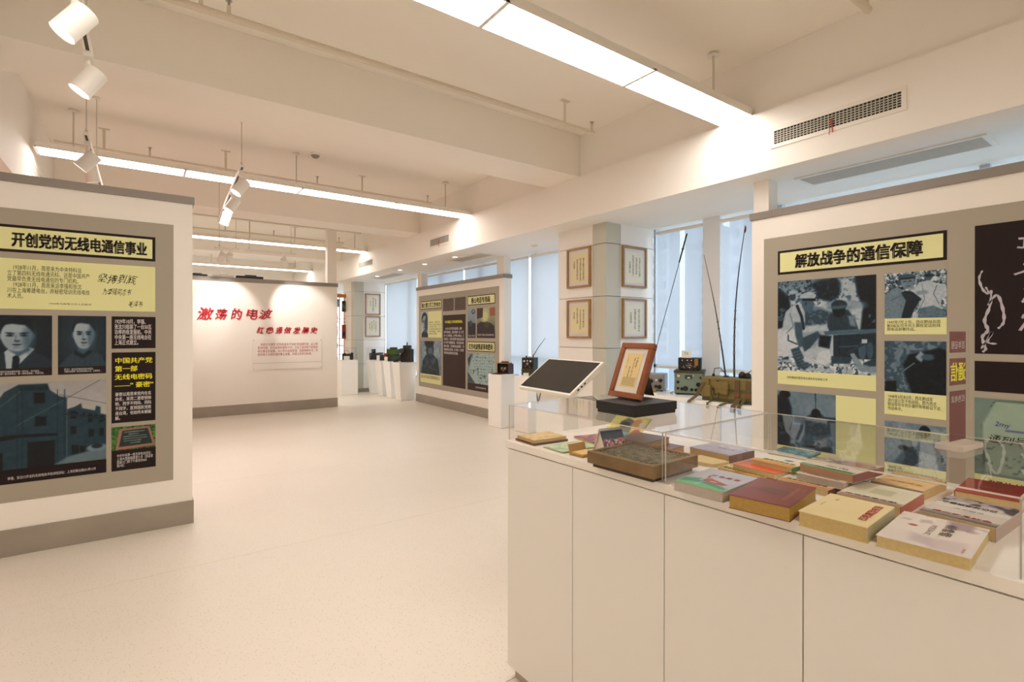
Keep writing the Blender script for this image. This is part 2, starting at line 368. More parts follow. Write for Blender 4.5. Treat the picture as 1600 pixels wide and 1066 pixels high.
brush('为李强同志书', INK, P, (-.205 + o, 1.71, -.04 + o, 1.765), .0065, bold=-.004, shear=.35, jit=.05, seed=2)
brush('毛泽东', INK, P, (-.06 + o, 1.632, .028 + o, 1.682), .0065, bold=-.006, shear=.3, jit=.06, seed=3)
def portrait(w, h, kind):
    c = Cv(w, h, 96).fill(.10).ell(.5, .45, .5, .5, .17 if kind == 0 else .28, 1.4)
    if kind == 0:
        c.poly([(-.1, 1.1), (-.05, .78), (.16, .66), (.32, .58), (.68, .58), (.92, .70), (1.1, .85), (1.1, 1.1)], .22, .03)
        c.poly([(.3, .60), (.37, .54), (.5, .66), (.66, .52), (.74, .56), (.5, .82), (.42, 1.0), (.34, 1.0)], .82, .015)
        c.poly([(.42, .68), (.5, .64), (.52, .72), (.50, .95), (.40, .95)], .10, .015)
        c.poly([(.36, .45), (.64, .45), (.66, .58), (.5, .68), (.36, .57)], .52, .03)
        cx, cy, fw, fh = .48, .33, .235, .245
    else:
        c.poly([(-.05, 1.1), (.02, .85), (.25, .66), (.4, .6), (.66, .6), (.86, .66), (1.0, .82), (1.05, 1.1)], .30, .03)
        for k in range(7): c.line([(.3 + k * .1, .68 + .02 * (k % 2)), (.24 + k * .12, 1.0)], .012, .36, .5)
        c.poly([(.34, .58), (.5, .66), (.66, .54), (.72, .62), (.52, .74), (.32, .66)], .16, .02)
        c.poly([(.40, .45), (.64, .45), (.66, .57), (.52, .65), (.40, .58)], .45, .03)
        cx, cy, fw, fh = .53, .31, .22, .24
    c.ell(cx - fw * 1.02, cy + .02, .03, .05, .5).ell(cx + fw * 1.02, cy + .02, .03, .05, .42)
    c.ell(cx, cy - .10, fw * 1.10, fh * .66, .07, .1)
    c.ell(cx, cy, fw, fh, .78, .14).ell(cx, cy + .1, fw * .8, fh * .66, .74, .2)
    c.ell(cx + fw * .75, cy + .05, fw * .4, fh * .9, .42, .8, op=.6)
    c.poly([(cx - fw * 1.05, cy - .08), (cx - fw * .95, cy - .17), (cx - fw * .3, cy - .19), (cx + fw * .5, cy - .17), (cx + fw, cy - .06), (cx + fw * .9, cy - .27), (cx, cy - .31), (cx - fw * .9, cy - .24)], .09 if kind == 0 else .16, .03)
    for sx in (-1, 1):
        x = cx + sx * fw * .43
        c.ell(x, cy - .035, .068, .014, .22, .5, rot=-6 * sx).ell(x, cy + .002, .055, .020, .34, .7).ell(x, cy + .002, .024, .015, .08, .4)
    c.line([(cx - .012, cy), (cx - .03, cy + .085)], .018, .60, .8).ell(cx, cy + .095, .045, .018, .42, .7)
    c.ell(cx, cy + .148, .068, .013, .24, .4).ell(cx, cy + .168, .05, .010, .58, .5).ell(cx, cy + .20, .06, .012, .58, .6, op=.6)
    c.noise(.05, 30, 3).duo(); c.I[c.V > .865] = (.13, .075, .07); return c
portrait(.335, .4, 0).put('photo_print', P, .17, 1.165, .5, 1.563, .006)
lettering('李强：中央特科无线电通讯科第一任科长，中共党员，\n组装了我党第一座无线电台，第一部收发报机，开国元勋。', INKW, P, (.2, 1.175, .46, 1.203), .007)
portrait(.255, .4, 1).put('photo_print', P, .53, 1.165, .785, 1.565, .006)
lettering('张沈川：曾任延安通信学校负责同志，\n为建台培养第一批无线电通信人员，主管报务。', INKW, P, (.562, 1.178, .755, 1.207), .007)
rect(P, 'text_plate', DARKB, .816, 1.337, 1.071, 1.565, .006)
lettering('1929年10月，李强、\n张沈川组装了一台50瓦\n功率的收发报机，中共\n中央第一座无线电台在\n上海正式建立。', INKW, P, (.832, 1.362, 1.046, 1.548), .0067, bold=.02)
rect(P, 'text_plate', DARKB, .816, .808, 1.071, 1.309, .006)
lettering('中国共产党\n第一部\n无线电密码\n——“ 豪密”', INKY, P, (.832, 1.055, 1.058, 1.272), .0067, bold=.03, line=1.35)
lettering('豪密以周恩来党内化名\n命名，采用二重密钥体\n制，同字不同码、同码\n不同字，直到国民党败\n退台湾，也始终未被破\n解。', INKW, P, (.836, .828, 1.046, 1.025), .0067, bold=.02, line=1.15)
c = Cv(.256, .16, 80).fill('2f5a2c').patch('56803a', 14, .5, 4).patch('17341a', 18, .55, 9)
c.poly([(.08, .98), (.18, .10), (.86, .06), (1.0, .92)], '9a6a5c', .02).poly([(.16, .86), (.24, .18), (.82, .14), (.93, .82)], '20302f', .02)
for k, (a, b) in enumerate(((.28, .74), (.38, .6), (.27, .78), (.27, .8), (.27, .66), (.42, .64))): c.line([(a, .25 + k * .095), (b, .24 + k * .095)], .028, '9aa6a0', .75)
c.put('photo_print', P, .816, .612, 1.071, .779, .006)
rect(P, 'text_plate', DARKB, .816, .467, 1.073, .612, .006)
lettering('中共中央第一座无线电台旧址：\n上海大西路福康里九号（现延安\n西路七门牌下午康商场420\n弄9号）', INKW, P, (.846, .49, 1.056, .585), .0067, bold=.012)
c = Cv(.62, .56, 130).grad((.60, .60, .60), (.74, .72, .70))
D1, D2, D3 = (.08, .15, .19), (.115, .21, .26), (.035, .065, .09)
c.poly([(-.1, .30), (.10, .22), (.16, .10), (.27, .02), (.5, .02), (.52, .10), (.60, .18), (.66, .20), (.66, 1.1), (-.1, 1.1)], D2)
c.poly([(.66, .34), (.72, .32), (.78, .28), (.79, .34), (.9, .38), (.91, .32), (.95, .34), (.95, .42), (1.05, .46), (1.05, 1.1), (.66, 1.1)], D2)
c.poly([(-.1, .12), (.06, .02), (.08, .04), (.05, .4), (-.1, .5)], D3).poly([(.27, .04), (.5, .04), (.51, .10), (.28, .09)], D1)
c.poly([(-.1, .62), (.28, .60), (.58, .62), (.58, .65), (.28, .64), (-.1, .7)], D3).poly([(.34, .70), (.56, .70), (.56, 1.1), (.34, 1.1)], D3).poly([(-.1, .78), (.15, .8), (.15, 1.1), (-.1, 1.1)], D3)
for (x, y, ww, hh) in ((.39, .12, .09, .13), (.40, .40, .09, .12), (.69, .36, .05, .1), (.69, .55, .05, .1), (.84, .42, .04, .1), (.845, .6, .045, .1), (.94, .45, .04, .08), (.94, .6, .04, .1), (.7, .78, .06, .12), (.77, .80, .05, .1), (.85, .8, .05, .1)):
    c.poly([(x, y), (x + ww, y + .01), (x + ww, y + hh), (x, y + hh)], D3)
for k in range(6): c.line([(.66, .40 + k * .0), (1., .50)], .02, D1); c.poly([(.68 + k * .055, .37 + k * .014), (.705 + k * .055, .375 + k * .014), (.705 + k * .055, .40 + k * .014), (.68 + k * .055, .395 + k * .014)], D3)
for a, b in (((.25, .5), (.95, .0)), ((.6, .16), (1., .3)), ((.05, .36), (.28, .1))): c.line([a, b], .007, (.3, .34, .36))
for x in (.26, .58, .30, .64): c.line([(x, .1), (x, 1.)], .008, D1)
c.poly([(.55, 1.0), (.66, .92), (1.05, .82), (1.05, 1.1), (.5, 1.1)], (.36, .44, .48), .03).ell(.92, .84, .09, .045, (.42, .50, .55), .3).ell(.92, .82, .05, .03, (.10, .15, .18), .3)
c.noise(.05, 22, 8).put('photo_print', P, .17, .56, .786, 1.121, .006)
rect(P, 'text_plate', DARKB, .17, .468, .787, .562, .006)
lettering('李强、张沈川开设的无线电技术培训班旧址：上海巨籁达路201弄12号', INKW, P, (.285, .494, .73, .514), .0067, bold=.012)

# ---- centre title wall (plane Y=10.22)
t = partition('title_wall', 'distant white title wall with red brush lettering under two spotlights', (-.9, 10.22, 0), 0, 4.06, 2.42, 2.35, posts=[(3.875, 4.05, ZC)], skirt=.18)
o = .9
RED = mat('raised red lettering', 'c01f30', .35)
def raised(ob, d=.012):
    m = ob.modifiers.new('thick', 'SOLIDIFY'); m.thickness = d; m.offset = -1; return ob
xs = [(.80, 1.05), (1.07, 1.26), (1.31, 1.49), (1.55, 1.74), (1.75, 1.99)]
for ch, (a, b), s in zip('激荡的电波', xs, range(5)):
    raised(brush(ch, RED, t, (a + o, 1.67 + .006 * s, b + o, 1.885 - .012 * (s % 2)), .014, bold=.028, shear=.22, jit=.03, seed=s, name='red_character'))
for k, ch in enumerate('红色通信发展史'):
    x = 1.72 + k * .155; raised(brush(ch, RED, t, (x + o, 1.435, x + .13 + o, 1.56), .012, bold=.04, shear=.25, jit=.035, seed=k + 9, name='red_character'))
pl = bx('acrylic_text_panel', mat('frosted text panel', 'f3ede4', .25), 1.655 + o, -.016, .78, 2.86 + o, -.010, 1.335, t)
rect(pl, 'panel_border', mat('panel edge line', 'cfc4b6', .4), 1.655 + o, .895, 2.86 + o, .905, .0165)
lettering('    本部分共展陈“红色电波永不消逝”的发展历史，从土地\n革命时期、抗日战争时期到今天，见证了党领导下的邮政\n电信事业的发展，从小到大由弱变强，回顾峥嵘岁月，传\n承前辈人为国家通信事业发展，所建立的丰功伟绩。', INKR, pl, (1.735 + o, 1.03, 2.785 + o, 1.265), .0175, bold=.01, line=1.1)
for x in (1.675, 2.84):
    for z in (.8, 1.315): B().cyl((x + o, -.018, z), (x + o, 0, z), .008, 8).build('standoff_pin', STEEL, t)

# ---- middle wall (plane X=4.80), local x = -Y
t = partition('poster_wall', 'middle distance poster wall by the windows with nine yellow and dark prints', (4.80, 10.1, 0), -90, 3.24, 2.415, 2.35, posts=[(.02, .22, ZS), (3.03, 3.22, ZS)], skirt=.165)
def S(y): return 10.1 - y
P = bx('poster', POSTER, S(9.98), -.004, .335, S(6.99), 0, 2.225, t)
title(P, S(9.878), 1.94, S(8.978), 2.105, '瑞士第三打工色电台', (S(9.84), 1.972, S(9.01), 2.07), bw=.014)
title(P, S(7.981), 1.943, S(7.102), 2.11, '香山电话专用局', (S(7.86), 1.972, S(7.25), 2.078), bw=.014)
title(P, S(7.987), 1.13, S(7.107), 1.30, '红色电波推进革命胜利', (S(7.94), 1.16, S(7.16), 1.268), bw=.014)
DOC = mat('brown document print', '5d4c40', .5)
for a, b, s in ((8.915, 8.49, 1), (8.454, 8.052, 2)):
    c = Cv(b - a if b > a else a - b, .24, 50).fill('5b4a3f').noise(.06, 8, s)
    for k in range(6): c.line([(.1, .15 + k * .12), (.85 - .2 * (k % 3), .13 + k * .12)], .03, '3a2d26', .7)
    c.put('document_print', P, S(a), 1.872, S(b), 2.112, .006)
rect(P, 'text_plate', mat('brown print', '3a2a26', .6, spec=.25), S(8.913), .436, S(8.057), 1.795, .006)
lettering('中共通信工作的领导机构。', INKY, P, (S(8.83), 1.635, S(8.16), 1.69), .0068, bold=.03)
lettering('    1931年1月红军歼灭敌师部，缴获\n敌军半部电台，后来又缴获一部，红军\n第一支 无线电队，在宁都小布成立，王\n诤任队长，毛泽东等领导“通信兵是革命\n的” 科学千里眼顺风耳。“你们是无线电\n通信“鼻祖”，红军通信史由此翻开，“无\n线电通讯从无到有，从小到大，为党领\n导的革命战争胜利作出贡献。', INKW, P, (S(8.87), 1.045, S(8.10), 1.56), .0068, bold=.02, line=1.25)
rect(P, 'text_plate', YEL, S(9.877), 1.361, S(8.972), 1.889, .006)
c = Cv(.34, .53, 70).fill(.86).poly([(.1, 1.1), (.12, .85), (.35, .76), (.7, .76), (.95, .86), (1.0, 1.1)], .1, .03).ell(.5, .30, .40, .27, .08, .15).ell(.52, .44, .33, .29, .78, .15).ell(.72, .5, .2, .3, .35, .6)
for x in (.38, .66): c.ell(x, .36, .10, .02, .1, .4).ell(x, .41, .07, .02, .15, .4)
c.line([(.5, .42), (.48, .53)], .03, .4).ell(.5, .62, .10, .015, .2, .5).poly([(.38, .7), (.66, .7), (.6, .82), (.44, .82)], .5, .03).duo().put('photo_print', P, S(9.877), 1.361, S(9.54), 1.89, .0075)
lettering('周恩来，“龙潭三杰”\n第三打入敌人电台的\n中共地下党员，三人\n成功获取大量敌方密\n码密电情报，为革命\n做出巨大贡献', INK, P, (S(9.50), 1.42, S(9.0), 1.685), .0068, bold=.01, line=1.2)
c = Cv(.92, .66, 90).fill(.62).ell(.5, .3, .5, .5, .75, 1).poly([(.05, 1.1), (.12, .6), (.3, .42), (.62, .40), (.85, .55), (.95, 1.1)], .16, .05)
c.ell(.47, .24, .19, .24, .30, .3).ell(.44, .05, .22, .14, .1, .3).ell(.5, .3, .1, .1, .58, .7).ell(.33, .62, .1, .12, .4, .8).ell(.62, .6, .12, .1, .36, .8)
c.line([(.32, .5), (.5, .78), (.72, .52)], .03, .5).line([(.2, .75), (.8, .86)], .03, .4).patch(.45, 12, .62, 5, .5, 1, .7).noise(.2, 14, 2).duo().put('photo_print', P, S(9.903), .61, S(8.986), 1.286, .006)
rect(P, 'text_plate', YEL, S(9.901), .43, S(8.985), .61, .006)
lettering('蔡威，在红军长征时主持破译敌军密码的工作，\n被誉为红军反攻电波台上领航的英雄无名功臣。', INK, P, (S(9.86), .52, S(9.03), .585), .0068)
c = Cv(.27, .5, 60).fill('7d93a2').grad('8ea3b1', '60717c').poly([(0, .45), (.3, .42), (.6, .48), (1, .5), (1, 1), (0, 1)], '1d2426').ell(.7, .1, .22, .08, '262a2c', .3).ell(.7, .09, .12, .05, '8296a2', .3)
c.ell(.4, .5, .2, .1, '39444a', .4); c.I[c.V > .83] = (.2, .14, .13); c.put('photo_print', P, S(7.98), 1.364, S(7.71), 1.88, .006)
c = Cv(.57, .52, 80).fill('6f8a72').grad('a9b08c', '4a4a3a').ell(.45, .28, .2, .2, 'c5c68e', .8).poly([(0, .0), (.35, .0), (.33, .32), (0, .36)], '3b3128').poly([(.7, .02), (1, 0), (1, .28), (.72, .28)], '9a5a45')
c.poly([(0, .55), (.2, .46), (.75, .5), (.95, .6), (1, 1), (0, 1)], '2a201c').ell(.55, .56, .12, .1, '3d3430', .4); c.I[c.V > .83] = (.2, .14, .13); c.put('photo_print', P, S(7.672), 1.364, S(7.10), 1.885, .006)
lettering('香山电话', INKW, P, (S(7.96), 1.39, S(7.73), 1.415), .0068); lettering('中国共产党香山专用电话局内景', INKW, P, (S(7.65), 1.405, S(7.14), 1.435), .0068)
c = Cv(.875, .67, 90).fill('8fa6a6').grad('7f989a', 'a0b5b2').poly([(0, .2), (.18, .0), (.05, .5)], '2c3a40', .03).poly([(0, .62), (.3, 1.0), (0, 1.0)], '35454a').poly([(.1, .5), (.22, .02), (1, -.05), (1, .95), (.35, 1.05)], '9db4b2', .02)
for k in range(9): c.line([(.24 + .02 * k, .14 + k * .095), (.95, .1 + k * .1)], .012, '5c7274', .7)
for k in range(5): c.line([(.35 + .14 * k, .1), (.42 + .13 * k, .95)], .01, '5c7274', .6)
c.patch('4f6467', 16, .66, 12).put('photo_print', P, S(7.987), .565, S(7.111), 1.092, .006)
rect(P, 'text_plate', mat('brown print', '42312b'), S(7.987), .437, S(7.111), .565, .006)
lettering('我党密码电报稿示例', INKW, P, (S(7.71), .485, S(7.38), .515), .0068)

# ---- near right wall (plane X=4.12)
t = partition('poster_wall', 'near right poster wall headed by the yellow title about liberation war communications', (4.12, 2.30, 0), -90, 4.9, 2.44, 2.383, posts=[(.01, .135, ZS), (4.7, 4.88, ZS)])
def S(y): return 2.30 - y
P = bx('poster', POSTER, S(2.196), -.004, .35, 4.5, 0, 2.215, t)
title(P, S(2.082), 1.915, S(1.024), 2.102, '解放战争的通信保障', (S(1.949), 1.954, S(1.145), 2.062), bw=.018)
c = Cv(.675, .70, 160).fill(.82).grad(.55, .95, v0=0, v1=.35)
c.patch(.55, 5, .55, 2, .0, .35, .6).poly([(-.1, .05), (.05, .10), (.13, .18), (.15, .30), (.10, .52), (-.1, .55)], .10, .03).poly([(.36, .06), (.44, .02), (.62, .0), (.68, .06), (.66, .18), (.58, .25), (.50, .23), (.44, .20), (.42, .12)], .12, .03)
c.patch(.16, 34, .60, 31, .0, .22, .9).poly([(.66, .02), (.80, .0), (.84, .2), (.80, .28), (.70, .22)], .80, .04).patch(.3, 30, .62, 12, .02, .28, .6).poly([(.80, -.05), (1.1, -.05), (1.1, .58), (.86, .56), (.88, .32), (.83, .18)], .07, .025)
c.ell(.42, .42, .22, .10, .34, .5).ell(.70, .30, .20, .06, .72, .5).patch(.62, 22, .55, 7, .30, .5, .7).poly([(.32, .50), (.56, .48), (.56, .55), (.32, .56)], .82, .03)
c.poly([(-.1, .56), (.06, .52), (.12, .62), (.16, .82), (-.1, .90)], .88, .03).poly([(0, .88), (.12, .84), (.14, .88), (0, .93)], .12, .015)
c.poly([(0, .88), (.4, .84), (1.1, .90), (1.1, 1.1), (-.1, 1.1)], .80, .03).patch(.95, 30, .52, 17, .84, 1).patch(.28, 34, .60, 27, .84, 1, .8)
c.poly([(.09, .34), (.16, .28), (.25, .27), (.30, .32), (.31, .44), (.29, .56), (.25, .68), (.13, .68), (.05, .60), (.06, .46)], .80, .015)      # seated man
c.poly([(.05, .56), (.20, .54), (.24, .66), (.24, .76), (.14, .78), (.06, .68)], .90, .02).poly([(.25, .58), (.44, .55), (.54, .56), (.52, .62), (.40, .74), (.28, .76)], .72, .015)
c.poly([(.26, .64), (.44, .56), (.47, .60), (.36, .74), (.30, .78)], .34, .015).poly([(.15, .76), (.24, .73), (.30, .86), (.37, .93), (.30, .98), (.22, .95)], .36, .015)
for k in range(6): c.line([(.17 + k * .024, .80 + k * .028), (.25 + k * .02, .77 + k * .03)], .008, .58)
c.line([(.22, .28), (.27, .40), (.29, .53)], .030, .14).poly([(.19, .46), (.27, .46), (.29, .72), (.24, .74), (.20, .6)], .42, .02).line([(.12, .60), (.12, .66), (.22, .70)], .014, .25).line([(.14, .36), (.18, .50), (.10, .58)], .008, .5)
c.poly([(.26, .20), (.39, .20), (.40, .30), (.36, .36), (.30, .34), (.27, .28)], .50, .012).ell(.34, .18, .08, .045, .80, .1).poly([(.27, .20), (.40, .205), (.44, .235), (.40, .235), (.28, .225)], .08, .008).ell(.315, .26, .012, .02, .3, .4).line([(.39, .25), (.405, .275)], .01, .4)
c.ell(.17, .17, .034, .05, .30, .2).ell(.165, .13, .04, .02, .75, .3).poly([(.28, .86), (.36, .83), (.46, .88), (.44, .91), (.30, .89)], .86, .015)
c.poly([(.54, .50), (.57, .38), (.63, .34), (.74, .34), (.80, .42), (.84, .54), (.56, .56)], .26, .015).poly([(.74, .40), (.80, .40), (.82, .52), (.76, .50)], .62, .02).ell(.655, .34, .065, .075, .09, .15).ell(.655, .285, .078, .05, .22, .15).poly([(.575, .30), (.72, .29), (.73, .32), (.58, .33)], .45, .01)
c.poly([(.50, .56), (1.1, .53), (1.1, .57), (.52, .60)], .50, .008).poly([(.60, .60), (1.1, .57), (1.1, .84), (.60, .84)], .20, .01).line([(.66, .60), (.66, .80)], .01, .12).line([(.66, .72), (.95, .70)], .012, .42)
c.poly([(.46, .60), (.58, .61), (.56, .74), (.45, .72)], .09, .02).poly([(.40, .90), (.46, .78), (.56, .75), (.58, .88), (.50, .92)], .90, .02).poly([(.58, .82), (.78, .82), (.76, .89), (.58, .90)], .30, .015)
c.poly([(.76, .79), (.80, .78), (.88, .90), (1.05, .90), (1.05, .97), (.86, .97), (.82, .92)], .68, .012).ell(.875, .76, .034, .085, .46, .1).ell(.945, .75, .03, .08, .40, .1).line([(.74, .78), (.90, .68)], .02, .25).poly([(.87, .64), (.92, .64), (.92, .68), (.87, .68)], .85, .006).poly([(.88, .88), (1.05, .80), (1.05, .90), (.94, .91)], .28, .01)
c.noise(.10, 40, 3).duo().put('photo_print', P, S(2.082), 1.158, S(1.407), 1.858, .006)
rect(P, 'caption_plate', YEL, S(2.082), 1.052, S(1.407), 1.158, .006)
lettering('北平解放时我军电台报务员在紧张工作', INK, P, (S(2.01), 1.098, S(1.715), 1.118), .0068, bold=.01)
c = Cv(.333, .305, 100).fill(.66).patch(.35, 16, .5, 3).patch(.92, 20, .56, 9).patch(.10, 18, .66, 15, 0, .5)
c.poly([(-.05, .55), (.10, .38), (.22, .30), (.34, .44), (.42, .60), (.34, 1.1), (-.05, 1.1)], .62, .02).line([(.1, .6), (.3, .5)], .01, .4).poly([(.28, .44), (.36, .40), (.50, .44), (.62, .56), (.50, .80), (.40, 1.1), (.26, 1.1), (.36, .62)], .14, .02)
c.poly([(.27, .14), (.49, .13), (.50, .25), (.45, .35), (.36, .37), (.29, .30)], .62, .012).ell(.38, .10, .13, .06, .40, .15).poly([(.24, .12), (.50, .11), (.52, .145), (.25, .155)], .16, .008).ell(.34, .20, .03, .012, .15, .4).ell(.43, .195, .025, .012, .15, .4).line([(.39, .20), (.395, .26)], .012, .45).ell(.40, .30, .035, .01, .25, .5)
c.poly([(.46, .42), (.58, .24), (.72, .20), (.84, .28), (.98, .30), (1.02, .55), (.92, .62), (.90, 1.1), (.44, 1.1), (.62, .60)], .84, .015).line([(.62, .30), (.66, .60), (.54, .9)], .012, .5).line([(.85, .32), (.80, .5), (.88, .7)], .012, .45).ell(.72, .14, .06, .07, .45, .2).ell(.72, .10, .07, .04, .20, .2)
c.ell(.62, .46, .10, .05, .70, .3).poly([(.56, .80), (.80, .74), (.98, .86), (.96, 1.1), (.55, 1.1)], .56, .02).noise(.12, 26, 5).duo().put('photo_print', P, S(1.357), 1.552, S(1.024), 1.856, .006)
rect(P, 'caption_plate', YEL, S(1.357), 1.445, S(1.024), 1.552, .006)
lettering('1947年7月上旬，西北野战兵团\n第3纵队司令员王震在定边前线\n用电话部署作战。', INK, P, (S(1.344), 1.468, S(1.055), 1.538), .0068, bold=.014)
c = Cv(.333, .34, 80).fill(.42).patch(.6, 9, .5, 3, 0, .6).patch(.62, 22, .55, 5, .5, 1).poly([(.32, .45), (.42, .25), (.62, .2), (.9, .12), (1.1, .2), (1.1, 1.1), (.5, 1.1), (.36, .7)], .05, .04).poly([(.52, .3), (.6, .18), (.68, .26), (.62, .4), (.56, .36)], .7, .03).ell(.72, .3, .1, .06, .45, .5)
c.poly([(.02, .8), (.2, .78), (.22, 1.1), (0, 1.1)], .05, .03).line([(.36, .9), (.3, .6), (.5, .42)], .02, .6).noise(.15, 20, 5).duo().put('photo_print', P, S(1.358), 1.059, S(1.026), 1.40, .006)
rect(P, 'caption_plate', YEL, S(1.358), .905, S(1.026), 1.059, .006)
lettering('1948年2月末3月，西北野战军\n进行宜川瓦子街战役，图为西北\n野战军司令员彭德怀阵地前沿下达\n作战命令。', INK, P, (S(1.338), .935, S(1.055), 1.04), .0068, bold=.014)
c = Cv(.333, .28, 80).fill(.66).noise(.2, 6, 2).poly([(.1, 1.1), (.35, .6), (.55, .5), (.62, .35), (.8, .35), (.95, .7), (1.1, 1.1)], .35, .06).poly([(.6, .3), (.8, .3), (.9, 1.1), (.55, 1.1)], .78, .05).ell(.67, .16, .09, .14, .10, .2).ell(.63, .22, .05, .1, .4, .4).ell(.32, .6, .08, .06, .12, .5)
c.noise(.12, 20, 7).duo().put('photo_print', P, S(1.357), .58, S(1.026), .86, .006)
rect(P, 'caption_plate', YEL, S(1.357), .46, S(1.026), .58, .006)
lettering('1949年7月，\n解放军某部通信兵在训练器材使用。', INK, P, (S(1.34), .51, S(1.06), .565), .0068, bold=.014)
c = Cv(.425, .43, 80).fill(.62).noise(.12, 7, 2).poly([(0, .1), (.16, .02), (.26, .3), (.26, 1.1), (0, 1.1)], .10, .04).ell(.14, .06, .1, .07, .07, .2).line([(.67, .0), (.68, .4)], .015, .1).poly([(.5, .45), (.64, .34), (.78, .36), (.9, .5), (.95, 1.1), (.4, 1.1)], .22, .04).ell(.68, .36, .08, .09, .07, .2)
c.poly([(.7, .4), (1.1, .38), (1.1, .46), (.7, .5)], .3, .02).poly([(.26, .6), (.5, .58), (.5, 1.1), (.26, 1.1)], .4, .04).duo().put('photo_print', P, S(2.085), .572, S(1.66), 1.0, .006)
rect(P, 'caption_plate', YEL, S(1.66), .568, S(1.408), 1.0, .006); rect(P, 'caption_plate', YEL, S(2.085), .46, S(1.408), .568, .006)
lettering('解放战争时期使用的短波电台', INK, P, (S(2.03), .505, S(1.62), .53), .0068)
rect(P, 'text_plate', DARKB, S(.89), 1.33, S(-.30), 2.104, .006)
LILAC = mat('pale lilac ink', 'b9b3bb', .5)
b = B()
def stroke(pts, r=.006):
    q = []
    for i in range(len(pts) - 1):
        for k in range(6):
            tt = k / 6; p0 = pts[max(i - 1, 0)]; p1 = pts[i]; p2 = pts[i + 1]; p3 = pts[min(i + 2, len(pts) - 1)]
            q.append(tuple(.5 * ((2 * p1[a]) + (p2[a] - p0[a]) * tt + (2 * p0[a] - 5 * p1[a] + 4 * p2[a] - p3[a]) * tt ** 2 + (-p0[a] + 3 * p1[a] - 3 * p2[a] + p3[a]) * tt ** 3) for a in (0, 1)))
    q.append(pts[-1]); n = len(q)
    for i, (x, z) in enumerate(q):
        rr = r * (.55 + .45 * math.sin(math.pi * i / n) + .3 * math.sin(i * 1.7))
        if i:
            dx, dz = x - px, z - pz_; l = math.hypot(dx, dz) or 1e-6; nx, nz = -dz / l, dx / l
            b.add([(px - nx * pr, -.007, pz_ - nz * pr), (px + nx * pr, -.007, pz_ + nz * pr), (x + nx * rr, -.007, z + nz * rr), (x - nx * rr, -.007, z - nz * rr)], [(0, 3, 2, 1)])
        px, pz_, pr = x, z, rr
s0 = S(.89)
stroke([(s0 + .035, 1.83), (s0 + .02, 1.78), (s0 + .04, 1.71), (s0 + .065, 1.69), (s0 + .05, 1.73)]); stroke([(s0 + .075, 1.71), (s0 + .07, 1.62), (s0 + .045, 1.53), (s0 + .06, 1.47), (s0 + .035, 1.43), (s0 + .05, 1.36), (s0 + .035, 1.34)], .008)
stroke([(s0 + .06, 1.62), (s0 + .10, 1.68), (s0 + .125, 1.60), (s0 + .13, 1.52), (s0 + .105, 1.48)], .007); stroke([(s0 + .03, 1.36), (s0 + .08, 1.46), (s0 + .06, 1.40), (s0 + .10, 1.39)])
b.build('calligraphy', LILAC, P)
brush('拟\n是\n证\n慎', LILAC, P, (S(.72), 1.46, S(.50), 2.08), .007, bold=-.002, shear=.35, jit=.04)
brush('用\n之\n保\n密', LILAC, P, (S(.42), 1.46, S(.20), 2.08), .007, bold=-.002, shear=.35, jit=.04, seed=4)
rect(P, 'text_plate', DARKB, S(.89), 1.104, S(-.30), 1.285, .006)
lettering('中央军委关于通信工作的指示', INKW, P, (S(.45), 1.17, S(-.2), 1.22), .0068)
c = Cv(1.19, .46, 110).fill('6f837b').poly([(.08, .03), (.9, .02), (.95, .3), (.93, .97), (.04, .96), (.03, .35)], '93a897', .02).noise(.05, 9, 3).line([(.06, .1), (.08, .03), (.9, .02)], .012, '2f4640').line([(.03, .35), (.04, .96)], .012, '43574f')
c.line([(.12, .40), (.26, .40)], .012, '2a2f86').patch('41524b', 26, .66, 8, .55, .95, .7); c.put('photo_print', P, S(.89), .604, S(-.30), 1.063, .006)
brush('通列号', INK, P, (S(.83), .80, S(.66), .85), .0075, bold=.0); brush('2my', mat('blue ink', '2a2f86'), P, (S(.80), .89, S(.73), .93), .0075, bold=.0)
rect(P, 'caption_plate', YEL, S(.89), .46, S(-.30), .604, .006)
lettering('《通信战士》', INK, P, (S(.83), .52, S(.60), .58), .0068, bold=.02)

# ================================================================ ceiling light runs
EMI = emis('light diffuser', PANEL, PANEL_E)
RODM = mat('grey rod', 'd2c8b9', .5)
def lightrun(label, y, x0, n, rods, L=1.182, Wd=.28):
    t = thing('linear_ceiling_light', label, 'ceiling light', (x0, y, 3.168), 0, 'linear ceiling lights'); X = n * L
    bx('housing', METALW, 0, 0, .012, X, Wd, .055, t, .002)
    for k in range(n):
        bx('diffuser', EMI, k * L + .0125, .008, 0, (k + 1) * L - .0125, Wd - .008, .012, t)
    for k in range(n + 1): bx('joint_bar', METALW, k * L - .012, 0, -.002, k * L + .012, Wd, .012, t)
    b = B().box(0, 0, 0, X, .008, .012).box(0, Wd - .008, 0, X, Wd, .012); b.build('edge_rail', METALW, t)
    for r in rods:
        bx('hanger_rod', RODM, r - x0 - .006, Wd / 2 - .006, .055, r - x0 + .006, Wd / 2 + .006, ZC - 3.168, t)
        B().cyl((r - x0, Wd / 2, ZC - 3.168 - .025), (r - x0, Wd / 2, ZC - 3.168 - .001), .05, 16, .035).build('ceiling_rose', METALW, t, smooth=True)
lightrun('nearest linear ceiling light, large bright panels at the top of the view', 2.18, -.812, 4, (3.60, 1.4, -.4))
lightrun('second linear ceiling light, hanging behind the first deep beam', 6.43, -.78, 4, (-.515, 1.54, 3.57))
lightrun('third linear ceiling light, thin bright line above the title wall', 10.65, -.71, 4, (-.5, .7, 1.7, 2.5, 3.70))
lightrun('farthest linear ceiling light, short line seen just above the title wall cap', 14.92, -.69, 4, (-.4, 1.5, 3.5))
lightrun('linear ceiling light behind the viewer at the near end of the room', -2.05, -.812, 4, (3.60, 1.4, -.4))
